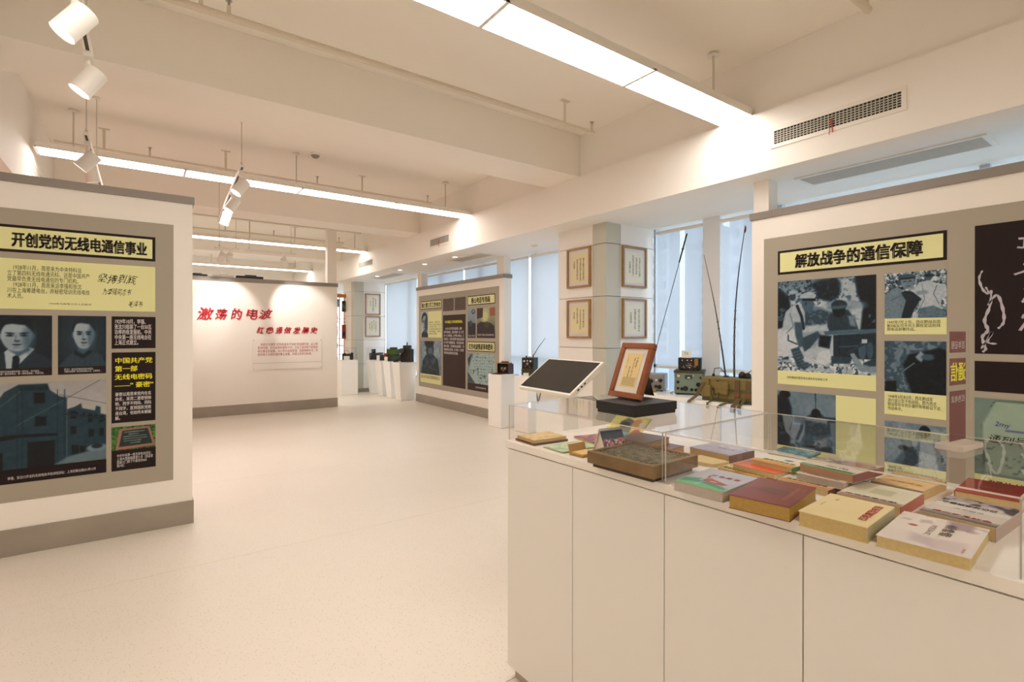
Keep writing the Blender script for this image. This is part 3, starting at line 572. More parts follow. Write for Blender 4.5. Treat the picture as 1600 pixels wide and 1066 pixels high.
# ---- track spotlights
EMS = emis('spot lens glow', (1, .9, .78), 7)
def spot_parts(t, x, y, z, aim, sc=1.0, light=True):
    d = Vector(aim).normalized(); p = Vector((x, y, z))
    bx('adapter', METALW, x - .02, y - .055, z + .115, x + .02, y + .055, z + .145, t, .003)
    B().cyl((x, y, z + .02), (x, y, z + .116), .014, 10).build('swivel_arm', METALW, t, smooth=True)
    h = B().tube([p - d * .075, p - d * .07, p + d * .068], [.044, .05, .05], 24, True).build('lamp_head', METALW, t, smooth=True)
    B().cyl(p + d * .0685, p + d * .0705, .043, 20).build('lens', EMS, h)
    B().tube([p + d * .067, p + d * .074], [.05, .05], 24, False).build('trim_ring', METALW, h)
    if light:
        l = bpy.data.lights.new('spot', 'SPOT'); l.energy = SPOT_W * sc; l.color = SPOT_C; l.spot_size = R(62); l.spot_blend = .55; l.shadow_soft_size = .03
        lo = bpy.data.objects.new('spot_beam', l); COL.objects.link(lo); lo.parent = t; lo.location = p + d * .085; lo.rotation_euler = d.to_track_quat('-Z', 'Y').to_euler()
def track(label, p0, p1, rods, spots, z=2.93, aims=None):
    """rail from p0 to p1 (x,y)"""
    t = thing('track_light', label, 'track light', (p0[0], p0[1], z), 0, 'track spotlights')
    dx, dy = p1[0] - p0[0], p1[1] - p0[1]; a = math.atan2(dy, dx); Ln = math.hypot(dx, dy); M = Matrix.Rotation(a, 4, 'Z')
    B().box(0, -.018, -.005, Ln, .018, .016, M).box(0, -.018, -.012, Ln, -.008, -.005, M).box(0, .008, -.012, Ln, .018, -.005, M).build('rail', METALW, t)
    B().box(.01, -.008, -.012, Ln - .01, .008, -.0055, M).build('rail_slot', mat('dark slot', '3a2f28', .5), t)
    for r, top in rods:
        x, y = dx * r, dy * r; B().cyl((x, y, .016), (x, y, top - z), .004, 8).build('suspension_wire', RODM, t); B().cyl((x, y, .014), (x, y, .05), .01, 8).build('wire_grip', RODM, t)
        if top > 3.5: B().cyl((x, y, top - z - .02), (x, y, top - z), .03, 12).build('ceiling_rose', METALW, t)
    for (r, aim, sc, li) in spots:
        x, y = dx * r, dy * r; spot_parts(t, x, y, -.155, aim, sc, li)
    return t
LL = (-.53, -.05, -.80)          # heads turned towards the left wall
track('near spotlight track at upper left with two large white heads over the left poster wall', (-.24, 1.2), (-.215, 3.56), [(.93, ZC)], [(.30, LL, 1.0, True), (.712, LL, 1.0, True), (.983, (-.50, -.02, -.82), 1.0, True)])
track('spotlight track at left seen above the left poster wall cap', (-.32, 4.98), (-.31, 7.2), [(.02, ZC), (.5, ZC)], [(.08, (-.62, .1, -.75), 1.9, True), (.24, (.2, .2, -.9), .8, True), (.8, (-.7, .1, -.7), 1.7, True)])
track('spotlight track slanting in mid view with three heads hanging in front of the second light', (.745, 5.12), (.86, 7.8), [(.02, ZC), (.98, ZC)], [(.05, (-.55, -.10, -.80), .8, True), (.34, (-.50, -.08, -.85), .8, True), (.62, (-.28, -.05, -.95), .9, True)])
track('short far spotlight track with two bright heads before the title wall', (.97, 9.40), (1.33, 9.40), [(.2, ZC), (.85, ZC)], [(.28, (-.25, .82, -.75), 1.2, True), (.60, (.05, .82, -.80), 1.7, True)], 2.81)
track('long far spotlight track with one bright head before the title wall', (1.39, 9.40), (2.20, 9.40), [(.1, ZC), (.9, ZC)], [(.77, (.45, .82, -.80), 2.2, True)], 2.81)

# ================================================================ pipes, detectors, vents
PIPE = mat('painted sprinkler pipe', 'ddd0bd', .5)
def pipe(label, y, z, x0, x1, hang, heads, r=.021):
    t = thing('sprinkler_pipe', label, 'pipe', (x0, y, z), 0, 'sprinkler pipes'); B().cyl((0, 0, 0), (x1 - x0, 0, 0), r, 14).build('pipe_run', PIPE, t, smooth=True)
    for h in hang:
        bx('hanger', PIPE, h - x0 - .012, -.003, r, h - x0 + .012, .003, ZC - z, t); bx('hanger_foot', PIPE, h - x0 - .05, -.02, ZC - z - .006, h - x0 + .05, .02, ZC - z, t)
        B().tube([(h - x0 - .01, 0, 0), (h - x0 + .01, 0, 0)], r + .004, 14).build('clamp', PIPE, t)
    for h in heads:
        B().cyl((h - x0, 0, 0), (h - x0, 0, .07), .011, 10).build('riser', PIPE, t); s = B().cyl((h - x0, 0, .07), (h - x0, 0, .10), .008, 10).cyl((h - x0, 0, .10), (h - x0, 0, .104), .02, 12)
        s.build('sprinkler_head', STEEL, t)
pipe('cream sprinkler pipe running along the near face of the first deep beam', 3.61, 3.40, -.8, 3.59, (.3, 3.22), (.45, 3.57), .022)
pipe('short cream sprinkler pipe end at the top right of the ceiling', 1.26, 3.40, 1.5, 3.56, (2.2,), (3.54,), .022)
pipe('thin sprinkler pipe above the second ceiling light', 6.99, 3.40, -.7, 3.58, (-.3, .84, 2.5), (.1, 1.9, 3.5), .012)
pipe('thin sprinkler pipe above the third ceiling light', 11.2, 3.40, -.7, 3.6, (-.2, 1.34, 2.6), (.6, 2.2, 3.5), .014)
pipe('thin conduit fixed along the far lower edge of the first beam', 4.715, 3.19, -.8, 3.88, (), (), .009)
pipe('cream conduit along the lower edge of the second beam', 8.7, 3.16, -.8, 3.1, (), (), .012)
t = thing('smoke_detector', 'round white smoke detector on the ceiling above the second light', 'smoke detector', (1.73, 6.45, ZC - .055))
B().cyl((0, 0, .03), (0, 0, .055), .055, 20).build('base', METALW, t, smooth=True); B().tube([(0, 0, 0), (0, 0, .02), (0, 0, .03)], [.026, .045, .05], 20).build('sensor_cap', mat('detector grey', '8d8578', .5), t, smooth=True)
VENTD = mat('vent dark inside', '1c2620', .8); FIN = mat('vent fin', 'c9c4b6', .45)
def wall_vent(label, X, y0, y1, z0, z1, face=-1, tag_=True):
    t = thing('air_vent', label, 'air vent', (X, y0, z0)); W = y1 - y0; H = z1 - z0; f = .028; e = face
    b = B().box(0, 0, 0, e * .008, W, f).box(0, 0, H - f, e * .008, W, H).box(0, 0, f, e * .008, f, H - f).box(0, W - f, f, e * .008, W, H - f); b.build('frame', METALW, t)
    bx('backing', VENTD, e * .0006, f, f, e * .0012, W - f, H - f, t); b = B(); n = int((W - 2 * f) / .0235)
    for k in range(1, n): y = f + (W - 2 * f) * k / n; b.box(e * .003, y - .0022, f, e * .0075, y + .0022, H - f)
    b.build('vertical_fins', FIN, t, kind='stuff'); b = B(); n = 6
    for k in range(1, n): z = f + (H - 2 * f) * k / n; b.box(e * .0015, f, z - .003, e * .004, W - f, z + .003)
    b.build('horizontal_fins', FIN, t, kind='stuff')
    if tag_:
        y = W * .5; B().tube([(e * .008, y, H * .58), (e * .014, y - .002, H * .3), (e * .012, y - .006, -.01)], .0028, 6).tube([(e * .008, y + .004, H * .58), (e * .016, y + .01, H * .3), (e * .012, y + .016, -.02)], .0024, 6).build('red_ribbon', mat('red ribbon', 'c92a20', .5), t)
wall_vent('long air vent with a red ribbon on the bulkhead at upper right', XB, 1.17, 2.03, 2.855, 3.01)
wall_vent('small middle air vent with a red ribbon on the distant bulkhead', XB, 7.04, 7.72, 2.85, 3.01)
wall_vent('farthest air vent on the bulkhead under the third ceiling light', XB, 10.27, 11.13, 2.84, 3.0, tag_=False)
wall_vent('air vent on the left bulkhead beside the second ceiling light', XLB, 6.59, 7.5, 2.93, 3.09, face=1, tag_=False)
def soffit_vent(label, y0, y1, x0=4.28, x1=4.59):
    t = thing('ceiling_grille', label, 'air vent', (x0, y0, ZS)); W = x1 - x0; L = y1 - y0; f = .03
    B().box(0, 0, -.01, W, f, 0).box(0, L - f, -.01, W, L, 0).box(0, f, -.01, f, L - f, 0).box(W - f, f, -.01, W, L - f, 0).build('frame', METALW, t)
    bx('backing', mat('grille shade', '8a857c', .8), f, f, -.003, W - f, L - f, -.001, t); b = B(); n = 12
    for k in range(1, n): x = f + (W - 2 * f) * k / n; b.box(x - .006, f, -.009, x + .005, L - f, -.004)
    b.build('slats', mat('grille slat', 'cfc9bc', .5), t, kind='stuff')
soffit_vent('long return air grille in the window soffit at upper right', .87, 2.04)
soffit_vent('return air grille in the soffit above the middle poster wall', 6.8, 7.82)
soffit_vent('far return air grille in the soffit near the distant pillar', 10.1, 11.38)
EMD = emis('downlight glow', (1, .85, .75), 5)
for y, l in ((7.38, 'nearest recessed downlight in the soffit before the middle grille'), (8.48, 'second recessed downlight in the window soffit'), (9.57, 'third recessed downlight in the soffit beside the far grille'), (10.9, 'farthest recessed downlight by the far soffit grille')):
    t = thing('downlight', l, 'downlight', (4.19 if y < 10 else 4.24, y, ZS), 0, 'recessed downlights'); B().cyl((0, 0, -.006), (0, 0, 0), .05, 20).build('rim', METALW, t, smooth=True); B().cyl((0, 0, -.008), (0, 0, -.006), .038, 20).build('lens', EMD, t)
t = thing('smoke_detector', 'flat round detector in the soffit left of the picture pillar', 'smoke detector', (4.55, 5.75, ZS - .03)); B().cyl((0, 0, .01), (0, 0, .03), .05, 18).build('base', METALW, t); B().cyl((0, 0, 0), (0, 0, .01), .03, 18).build('sensor_cap', METALW, t)

# ================================================================ framed calligraphy on the pillars
def framed(label, loc, rz, W, H, seed, cream=True, frame=WOODF):
    t = thing('picture_frame', label, 'picture', loc, rz); f = .022
    B().box(0, -.03, 0, W, 0, f).box(0, -.03, H - f, W, 0, H).box(0, -.03, f, f, 0, H - f).box(W - f, -.03, f, W, 0, H - f).build('frame', frame, t)
    bx('mount', mat('white mount', 'e6e1e2', .6), f, -.012, f, W - f, 0, H - f, t)
    m = .06; pp = bx('paper', mat('calligraphy paper', 'e9dcae' if cream else 'ece6cf', .6) if cream else mat('pale calligraphy paper', 'ece5cc', .6), m, -.014, m * .9, W - m, -.012, H - m, t)
    r = random.Random(seed); chars = '电波红色通信战斗同志永不消逝千里眼顺风耳科学革命理想光荣人民'
    ncol = r.choice((3, 4, 5)); cw = (W - 2 * m) / (ncol + 1.2)
    for k in range(ncol):
        n = r.randint(8, 13) if k < ncol - 1 else r.randint(4, 7); x = W - m - .02 - cw * (k + 1); top = H - m - .03 - (.05 if k == ncol - 1 else 0) - r.random() * .04
        hh = (H - 2 * m - .06) * (n / 13); txt = '\n'.join(r.choice(chars) for _ in range(n))
        brush(txt, INK, pp, (x, max(m + .02, top - hh), x + cw * .62, top), .0145, bold=-.006, shear=.15, jit=.05, seed=seed + k)
    bx('glazing', clear('picture glass', 1.5) if 'picture glass' not in MATS else MATS['picture glass'], f, -.020, f, W - f, -.0185, H - f, t)
XF = 4.24 - .0005
framed('upper framed calligraphy on the left face of the near pillar, strong cream paper', (XF, 4.688, 1.99), -90, .395, .47, 11)
framed('lower framed calligraphy on the left face of the near pillar', (XF, 4.688, 1.39), -90, .395, .455, 12)
framed('upper framed calligraphy on the right face of the near pillar', (4.488, 4.06, 1.985), 0, .415, .472, 13, False)
framed('lower framed calligraphy on the right face of the near pillar', (4.488, 4.06, 1.388), 0, .415, .465, 14, False)
framed('upper framed calligraphy on the distant pillar', (4.51, 12.4, 1.90), 0, .39, .52, 15, False)
framed('lower framed calligraphy on the distant pillar', (4.51, 12.4, 1.36), 0, .39, .50, 16, False)

# ================================================================ display cabinet (near right)
CA = -88.4                      # direction of the cabinet front, local x runs along the front towards the viewer
cab = thing('display_cabinet', 'long white display cabinet base carrying the two clear book cases', 'cabinet', (1.252, 1.772, 0), CA)
LC, DC = 2.35, .70
bx('carcass', CABM, .012, .022, .055, LC, DC - .01, .97, cab)
bx('plinth', mat('plinth laminate', 'b9ab98', .5), .02, .035, 0, LC, DC - .03, .055, cab)
bx('top_slab', CABTOP, -.004, 0, .97, LC + .01, DC, 1.0, cab, .0025)
xs = [0.006, .395, .787, 1.181, 1.575, 1.969, LC]
for a, b in zip(xs[:-1], xs[1:]): bx('door_panel', CABM, a + .0015, .004, .06, b - .0015, .0215, .966, cab, .001)
bx('end_panel', CABM, .0, .0225, .06, .0115, DC - .012, .966, cab, .001)
def local(x, y, z=1.0):          # point in cabinet coordinates -> world
    return cab_m @ Vector((x, y, z))
cab_m = Matrix.Translation((1.252, 1.772, 0)) @ Matrix.Rotation(R(CA), 4, 'Z')
def case(label, x0, x1):
    t = thing('acrylic_case', label, 'display case', tuple(local(x0, .012)), CA); L = x1 - x0; D = .655; H = .15; g = .004
    bx('top_panel', ACR, 0, 0, H - g, L, D, H, t); bx('front_panel', ACR, g + .0004, 0, .0004, L - g - .0004, g, H - g - .0004, t); bx('back_panel', ACR, g + .0004, D - g, .0004, L - g - .0004, D, H - g - .0004, t)
    bx('side_panel', ACR, 0, 0, .0004, g, D, H - g - .0004, t); bx('side_panel', ACR, L - g, 0, .0004, L, D, H - g - .0004, t)
    e = .0028                   # pale opaque strips paint in the light caught along the polished edges
    b = B()
    for (a, c) in ((0, 0), (L - e, 0), (0, D - e), (L - e, D - e)): b.box(a, c, .0008, a + e, c + e, H)
    for c in (-.0004, D - e + .0004): b.box(0, c, H - e, L, c + e, H + .0003)
    for a in (0, L - e): b.box(a, 0, H - e, a + e, D, H + .0003)
    b.build('polished_edges', mat('polished acrylic edge', 'd9d0c4', .2), t); return t
case('left clear acrylic case holding the old type block and worn booklets', .004, .775)
case('right clear acrylic case holding rows of modern paperbacks', .783, 1.556)
# ---- books
def vbook(name, label, mid, rot, W, H, T, z, pages, cv=None, spine=None, spine_right=True, group='books in the right case', texts=(), cat='book', n=60, cover='ddd'):
    """mid = middle of the edge nearest the cabinet front; local x right, local y away"""
    t = thing(name, label, cat, (mid[0], mid[1], z), rot, group); w2 = W / 2; ct = .0012
    sl = ct if spine else 0
    bx('page_block', pages, -w2 + .002, .001, ct, w2 - .002, H - .002, T - ct, t)
    cm = mat('cover stock ' + cover, cover, .4)
    bx('back_cover', cm, -w2, 0, 0, w2, H, ct, t)
    fc = bx('front_cover', cm, -w2, 0, T - ct, w2, H, T, t)
    if cv: cv.put('cover_art', fc, -w2, 0, w2, H, T + .0004, 'xy', M_COVER)
    if spine:
        sm = mat('spine ' + spine, spine, .4)
        if spine_right: bx('spine', sm, w2 - .002, 0, ct, w2, H, T - ct, t)
        else: bx('spine', sm, -w2, 0, ct, -w2 + .002, H, T - ct, t)
    for tx in texts:
        txt, m, b4 = tx[:3]; kw = tx[3] if len(tx) > 3 else {}
        lettering(txt, m, fc, (b4[0] * W - w2, b4[1] * H, b4[2] * W - w2, b4[3] * H), T + .0008, 'xy', **kw)
    return t
def vert(s): return '\n'.join(s)
c = Cv(.14, .21, 80).fill('b4b6bd').noise(.04, 5, 1).poly([(0, .72), (.25, .60), (.6, .70), (1, .86), (1, 1.05), (0, 1.05)], '3f8a6a', .05).poly([(0, .9), (.4, .8), (1, .93), (1, 1.1), (0, 1.1)], '6cb06c', .04).patch('a8b8c4', 8, .62, 3, .65, .92, .7)
c.poly([(.33, .54), (.42, .52), (.84, .66), (.80, .74), (.52, .73), (.36, .64)], 'a9382c', .02).line([(.30, .40), (.37, .56), (.40, .7)], .03, '8c2f28').line([(.38, .52), (.3, .68)], .02, 'b9b0a8').ell(.56, .66, .08, .02, 'd8b0a0', .4)
vbook('paperback', 'grey-blue paperback with a red boat on green waves, front left of the right case', (1.249, .853), -85.5, .148, .21, .028, 1.0, PAGEW, c, texts=[('红 色 探 索', INKR, (.3, .60, .86, .70), dict(bold=.02))], cover='b4b6bd')
c = Cv(.14, .22, 60).fill('7c2e2a').noise(.02, 5, 3).ell(.5, .5, .28, .12, '5a2420', .8)
GOLD = mat('gold print', 'b8762c', .4)
vbook('paperback', 'dark maroon paperback with a line of gold characters and yellowed pages', (1.245, .678), -80.5, .145, .225, .035, 1.0, mat('ochre page edges', 'b9954a', .7, noise=(120, .3, 'a58340')), c, texts=[(vert('南京邮电学院史'), GOLD, (.76, .22, .84, .80), {}), (vert('一九四八'), GOLD, (.88, .66, .92, .86), {})], cover='7c2e2a')
c = Cv(.14, .2, 40).fill('e8d6a0').noise(.03, 4, 3)
vbook('paperback', 'thick cream paperback with bold red vertical characters on its cover', (1.256, .516), -86, .138, .205, .035, 1.0, mat('straw page edges', 'cdb47a', .75, noise=(120, .3, 'bda268')), c, texts=[(vert('历史的黄安记'), INKR, (.76, .20, .90, .86), dict(bold=.05)), ('陈伯达', INK, (.2, .72, .25, .82), {}), ('一九八三年', INK, (.1, .42, .14, .6), {})], cover='e8d6a0', spine='b9b08a')
c = Cv(.15, .23, 80).fill('e4dad0').poly([(.55, 1.0), (.9, .96), (.9, .62), (.62, .68)], 'cdbcbb', .05, .6).poly([(.55, .02), (.85, .0), (.85, .25), (.6, .3)], 'a9969a', .05).patch('8d7c82', 9, .6, 3, 0, .3, .4).ell(.24, .42, .055, .035, 'a8453f', .2)
c.poly([(.3, .66), (.58, .72), (.62, .95), (.34, .9)], 'bfaeb2', .08, .7)
vbook('paperback', 'white paperback with a small red seal and brown vertical titles, frontmost in the right case', (1.267, .356), -85.5, .152, .226, .025, 1.0, PAGES, c, texts=[(vert('念峥嵘'), mat('brown ink', '6b5a50'), (.56, .42, .70, .84), dict(bold=.02)), (vert('文历岁月'), mat('brown ink', '6b5a50'), (.42, .36, .50, .72), {}), (vert('南邮出版'), INKR, (.88, .08, .91, .2), {})], cover='e4dad0')
c = Cv(.135, .195, 70).fill('cfc6bd').grad('9a8f95', 'e0d8cc', v0=0, v1=.55).patch('3b3436', 9, .52, 3, 0, .38, .9).poly([(0, .3), (.3, .22), (.5, .34), (.7, .2), (1, .38), (1, .5), (0, .45)], 'ded6cc', .05, .8).grad('ded6cc', '55453c', v0=.78, v1=1)
vbook('paperback', 'paperback with dark misty mountains and a row of red characters, behind the white seal book', (1.495, .356), -92, .137, .2, .032, 1.0, PAGES, c, texts=[('守望延安的记忆', mat('black brown ink', '2b2322'), (.05, .60, .8, .70), dict(bold=.03)), ('烽火岁月红色', INKR, (.12, .13, .9, .20), dict(bold=.02)), ('南京邮电', INK, (.3, .42, .7, .46), {})], spine='ad9484', cover='cfc6bd')
c = Cv(.13, .19, 50).fill('a02a20').noise(.08, 4, 3).poly([(.2, .1), (.8, .0), (.9, .5), (.3, .6)], '7a2c26', .2, .6)
vbook('red_booklet', 'soft red booklet behind the mountain paperback, near the case end', (1.775, .36), -86, .13, .19, .03, 1.0, PAGES, c, spine='a33a22', spine_right=False, cover='a83222', texts=[('通信战士', GOLD, (.3, .5, .8, .6), {})])
c = Cv(.14, .185, 60).fill('ddd8c0').poly([(.35, .3), (.7, .3), (.7, .62), (.35, .62)], 'a7a878', .02).poly([(.08, .2), (.95, .2), (.95, .7), (.08, .7)], 'd3cdaf', .02, .5).grad('cfc4ac', '95665a', v0=.86, v1=1).poly([(0, 0), (1, 0), (1, .04), (0, .04)], '33302e')
vbook('paperback', 'cream paperback with a green square and a brown lower band, behind the cream red-lettered book', (1.495, .53), -88.5, .141, .182, .03, 1.0, PAGES, c, spine='b3503f', cover='d9d2ba', texts=[('中华邮电文献', INK, (.1, .09, .9, .15), dict(bold=.03))])
c = Cv(.117, .18, 50).fill('dfbe84').patch('c99a4c', 10, .62, 3, 0, 1, .8).noise(.05, 5, 2)
vbook('old_booklet', 'tan ornamented old booklet with small orange characters in the back row', (1.713, .537), -92, .125, .18, .025, 1.0, PAGES, c, spine='3a2c28', spine_right=False, cover='d9b980', texts=[('光绪通志', mat('orange ink', 'c4622a'), (.2, .25, .85, .36), {})])
c = Cv(.142, .2, 50).fill('e5dcc8').grad('e5dcc8', 'd27a35', v0=.8, v1=1).noise(.03, 4, 1)
GRI = mat('green ink', '4b7a2e')
vbook('paperback', 'cream paperback with green characters on an orange lower edge, behind the maroon one', (1.535, .708), -90.4, .142, .205, .02, 1.0, PAGES, c, spine='7e3226', cover='e5dcc8', texts=[('信息时代的邮电', GRI, (.1, .10, .9, .17), dict(bold=.03))])
c = Cv(.13, .2, 60).fill('ead9c6').poly([(0, .62), (.8, .6), (.85, .95), (0, .9)], '7c4038', .03).poly([(.3, .4), (.9, .45), (.9, .62), (.4, .6)], 'd99a7c', .06)
vbook('paperback', 'paperback with black brush title over a brown and salmon patch, behind the green-lettered one', (1.569, .676), -91.5, .131, .2, .02, 1.0202, PAGEW, c, spine='cbb8a2', cover='ead9c6', texts=[('中国近代邮电史', mat('black brown ink', '2b2322'), (.05, .08, .95, .26), dict(bold=.04))])
c = Cv(.15, .17, 60).fill('d9cdb8').grad('d9cdb8', 'd9cdb8').poly([(0, .9), (1, .9), (1, 1.1), (0, 1.1)], '4fa870').ell(.55, .35, .25, .2, '8a7668', .7).patch('5a4a40', 12, .62, 5, .2, .6, .7).ell(.7, .3, .25, .2, 'd8a184', .8, op=.6)
vbook('paperback', 'paperback with green lower edge and grey blossom cover, reddish spine, at the back', (1.588, .668), -95, .15, .17, .024, 1.0404, mat('brown page edges', 'ab8560', .7), c, spine='8c4a48', cover='d9cdb8', texts=[('电信科技发展史', GRI, (.3, .03, .95, .08), dict(bold=.02)), ('邮电', INK, (.4, .18, .8, .26), {})])
c = Cv(.16, .2, 60).fill('e8c070').patch('d8632c', 6, .5, 2).patch('f0e0a0', 10, .6, 6)
vbook('paperback', 'thin orange and yellow patterned booklet directly behind the red boat book', (1.541, .899), -92, .16, .2, .0098, 1.0, PAGES, c, cover='dc8a40', texts=[('南邮故事红色记忆', GRI, (.05, .05, .95, .16), dict(bold=.03))])
c = Cv(.147, .2, 70).fill('e08a35').grad('9a6a70', 'e8702c').ell(.3, .3, .4, .15, 'f0b048', .8).ell(.6, .7, .5, .2, 'dd4f28', .9).ell(.42, .70, .14, .03, '5a4a20', .4).ell(.12, .5, .25, .12, '8a6a80', .8)
vbook('paperback', 'paperback with an orange sunset cover and cream spine', (1.558, .864), -94, .147, .2, .0165, 1.0100, PAGES, c, spine='e6dcb8', cover='dd7a38')
c = Cv(.135, .19, 60).fill('ece4cf').poly([(0, .84), (1, .84), (1, 1.1), (0, 1.1)], 'dd9a3c', .04).ell(.62, .6, .1, .05, '3a4a6c', .4)
vbook('paperback', 'white and yellow paperback with a bright green spine behind the sunset book', (1.612, .838), -94, .137, .19, .0145, 1.0268, PAGES, c, spine='3f9a52', cover='e3ce84', texts=[('通信改变生活', GRI, (.15, .17, .9, .26), dict(bold=.02))])
c = Cv(.12, .13, 50).fill('3f7470').patch('6d9aa0', 7, .5, 3).poly([(0, .7), (1, .85), (1, 1.1), (0, 1.1)], 'd8d4c4', .05)
vbook('booklet', 'small teal booklet at the very back left of the right case', (1.735, .85), -86, .12, .13, .006, 1.0416, PAGES, c, cover='3f7470')
# left case
G2 = 'old books and papers in the left case'
c = Cv(.13, .17, 60).fill('dcbf7c').noise(.06, 5, 3).patch('c79c54', 7, .62, 5)
t = vbook('old_book', 'worn ochre book with brown back board at the left end of the left case', (1.285, 1.68), -93, .128, .165, .012, 1.0085, PAGES, c, group=G2, cover='cfae6c')
bx('brown_board', mat('brown old board', '6b4630', .6), -.07, -.004, -.0083, .066, .17, -.0001, t, .001)
c = Cv(.122, .19, 60).fill('cfd8b0').patch('9cc4a0', 6, .48, 3).patch('d89a80', 9, .62, 7, 0, .5, .8)
vbook('old_booklet', 'flat pale green illustrated booklet beside the worn ochre book', (1.285, 1.508), -91, .122, .19, .006, 1.0, PAGES, c, group=G2, cover='c4c79a')
c = Cv(.14, .2, 60).fill('c8875c').patch('7a5480', 6, .45, 3).patch('e0a070', 9, .58, 8).patch('a84a38', 12, .64, 4)
vbook('magazine', 'magazine with orange and purple figures lying in the left case', (1.50, 1.568), -100, .14, .18, .008, 1.0, PAGES, c, group=G2, cover='c8875c')
c = Cv(.14, .2, 60).fill('d88a4a').patch('e9d9b0', 5, .5, 3)
vbook('magazine', 'orange edged magazine peeking out at the back left of the left case', (1.66, 1.60), -112, .14, .16, .010, 1.0, PAGES, c, group=G2, cover='cf7a3a')
# leaning yellow comic
c = Cv(.18, .15, 80).fill('e6dc86').patch('d8cf70', 4, .5, 2).poly([(.25, .3), (.4, .1), (.6, .2), (.7, .7), (.5, .8)], '77776a', .06).ell(.42, .4, .14, .12, '3e4238', .4).ell(.72, .3, .12, .2, 'cf9a6c', .4).ell(.62, .8, .22, .12, '6fa4a0', .4).ell(.85, .7, .12, .2, 'c05a50', .5).ell(.9, .3, .1, .1, 'e8d8c0', .5)
t = thing('comic_book', 'yellow illustrated comic propped up at a slant in the left case', 'book', (1.60, 1.47, 1.0122), -88, G2)
t.rotation_euler = Euler((R(36), 0, R(-88)))
bx('pages', PAPER, -.09, 0, 0, .09, .14, .003, t); c.put('cover_art', t, -.09, 0, .09, .14, .0036, 'xy', M_COVER)
# open wedge box
YB = mat('ochre card', 'b98c3c', .7, noise=(20, .3, 'a67a30'))
t = thing('card_box', 'small open ochre card tray between the green booklet and the type block', 'box', (1.292, 1.385, 1.0), -88, G2)
bx('tray_base', YB, -.035, 0, 0, .03, .085, .008, t); B().add([(-.035, .0, .008), (-.031, .0, .008), (-.031, .085, .008), (-.035, .085, .008), (-.055, .01, .034), (-.051, .01, .035), (-.051, .095, .035), (-.055, .095, .034)], [(0, 3, 2, 1), (4, 5, 6, 7), (0, 1, 5, 4), (1, 2, 6, 5), (2, 3, 7, 6), (3, 0, 4, 7)]).build('raised_flap', YB, t)
bx('inner_card', mat('pale card', 'd8b870', .7), -.028, .006, .008, .028, .08, .012, t)
# tent card
t = thing('tent_card', 'white folded tent card with a dark blue and pink picture in the left case', 'card', (1.375, 1.352, 1.0), -100, G2)
WC = mat('white card', 'e0d6cc', .6)
B().add([(-.045, 0, 0), (.045, 0, 0), (0, 0, .098), (-.045, .10, 0), (.045, .10, 0), (0, .10, .098), (-.042, 0, 0), (.042, 0, 0), (0, 0, .093), (-.042, .1, 0), (.042, .1, 0), (0, .1, .093)],
        [(0, 2, 5, 3), (1, 4, 5, 2), (6, 9, 11, 8), (7, 8, 11, 10), (0, 6, 8, 2), (2, 8, 7, 1), (3, 5, 11, 9), (5, 4, 10, 11)]).build('folded_card', WC, t)
B().add([(-.0405, .006, .001), (.0405, .006, .001), (0, .006, .088), (-.0405, .008, .001), (.0405, .008, .001), (0, .008, .088)], [(0, 1, 2), (3, 5, 4), (0, 2, 5, 3), (1, 4, 5, 2), (0, 3, 4, 1)]).build('end_panel', WC, t)
bx('card_base', WC, -.045, .0, 0, .045, .1, .0015, t); bx('inner_fold', WC, -.035, .004, .012, .035, .008, .02, t)
c = Cv(.1, .1, 50).fill('33455c').patch('c06a74', 10, .42, 4, .3, 1).patch('e8c8b0', 16, .6, 6, .35, 1)
b = c.put('picture', t, 0, 0, .1, .098, 0, 'xy', M_COVER)
b.matrix_local = Matrix(((0, -.42, .91, .0465), (1, 0, 0, 0), (0, .91, .42, .0), (0, 0, 0, 1)))
# type block
PB = mat('old printing block wood', '94784f', .7, noise=(9, .28, '6b5439'))
TYPE = mat('tarnished lead type', 'a79d80', .6, noise=(40, .25, '6f6854'))
t = thing('printing_block', 'large old brown printing plate packed with tiny metal type, in the left case', 'printing block', (1.238, 1.132, 1.0), -87, G2)
bx('base_board', mat('dark base board', '4a3c2e', .8), -.118, .012, 0, .122, .225, .012, t)
B().box(-.134, 0, .012, .134, .018, .052).box(-.134, .222, .012, .134, .24, .052).box(-.134, .018, .012, -.118, .222, .052).box(.118, .018, .012, .134, .222, .052).build('wooden_frame', PB, t, .002)
bx('type_bed', mat('type bed', '6f6650', .8), -.118, .018, .012, .118, .222, .044, t)
b = B(); r = random.Random(5)
for i in range(46):
    for j in range(34):
        if r.random() < .9:
            x = -.116 + i * .00505; y = .020 + j * .0059; h = .0465 + r.random() * .0035; b.box(x, y, .044, x + .0041, y + .0046, h)
b.build('metal_type', TYPE, t, kind='stuff')
# stacked cream books at the back, lilac book, cut pad
c = Cv(.15, .16, 40).fill('6d4a4c').noise(.06, 5, 3)
vbook('old_book', 'cream book with red cover edge lying under the purple-brown old book', (1.476, 1.27), -87, .17, .19, .024, 1.0, mat('cream pages', 'c8ab7e', .75, noise=(120, .3, 'b89a6c')), c, group=G2, cover='8c2f28')
vbook('old_book', 'purple-brown covered thick old book on top of the cream stack in the left case', (1.478, 1.30), -83, .14, .17, .026, 1.0242, mat('cream pages', 'c8ab7e'), c, group=G2, cover='6d4a4c')
c = Cv(.167, .2, 60).fill('b0aabf').grad('c4c0cc', 'a5a0b8').patch('8a7ca0', 8, .66, 3)
vbook('paperback', 'lilac grey covered thick book with brown spine at the right end of the left case', (1.655, 1.083), -92, .165, .15, .028, 1.0, mat('straw page edges', 'cdb47a'), c, spine='7b4f48', group=G2, cover='b0aabf', texts=[('延安电台', mat('brown ink', '6b5a50'), (.4, .5, .8, .6), {})])
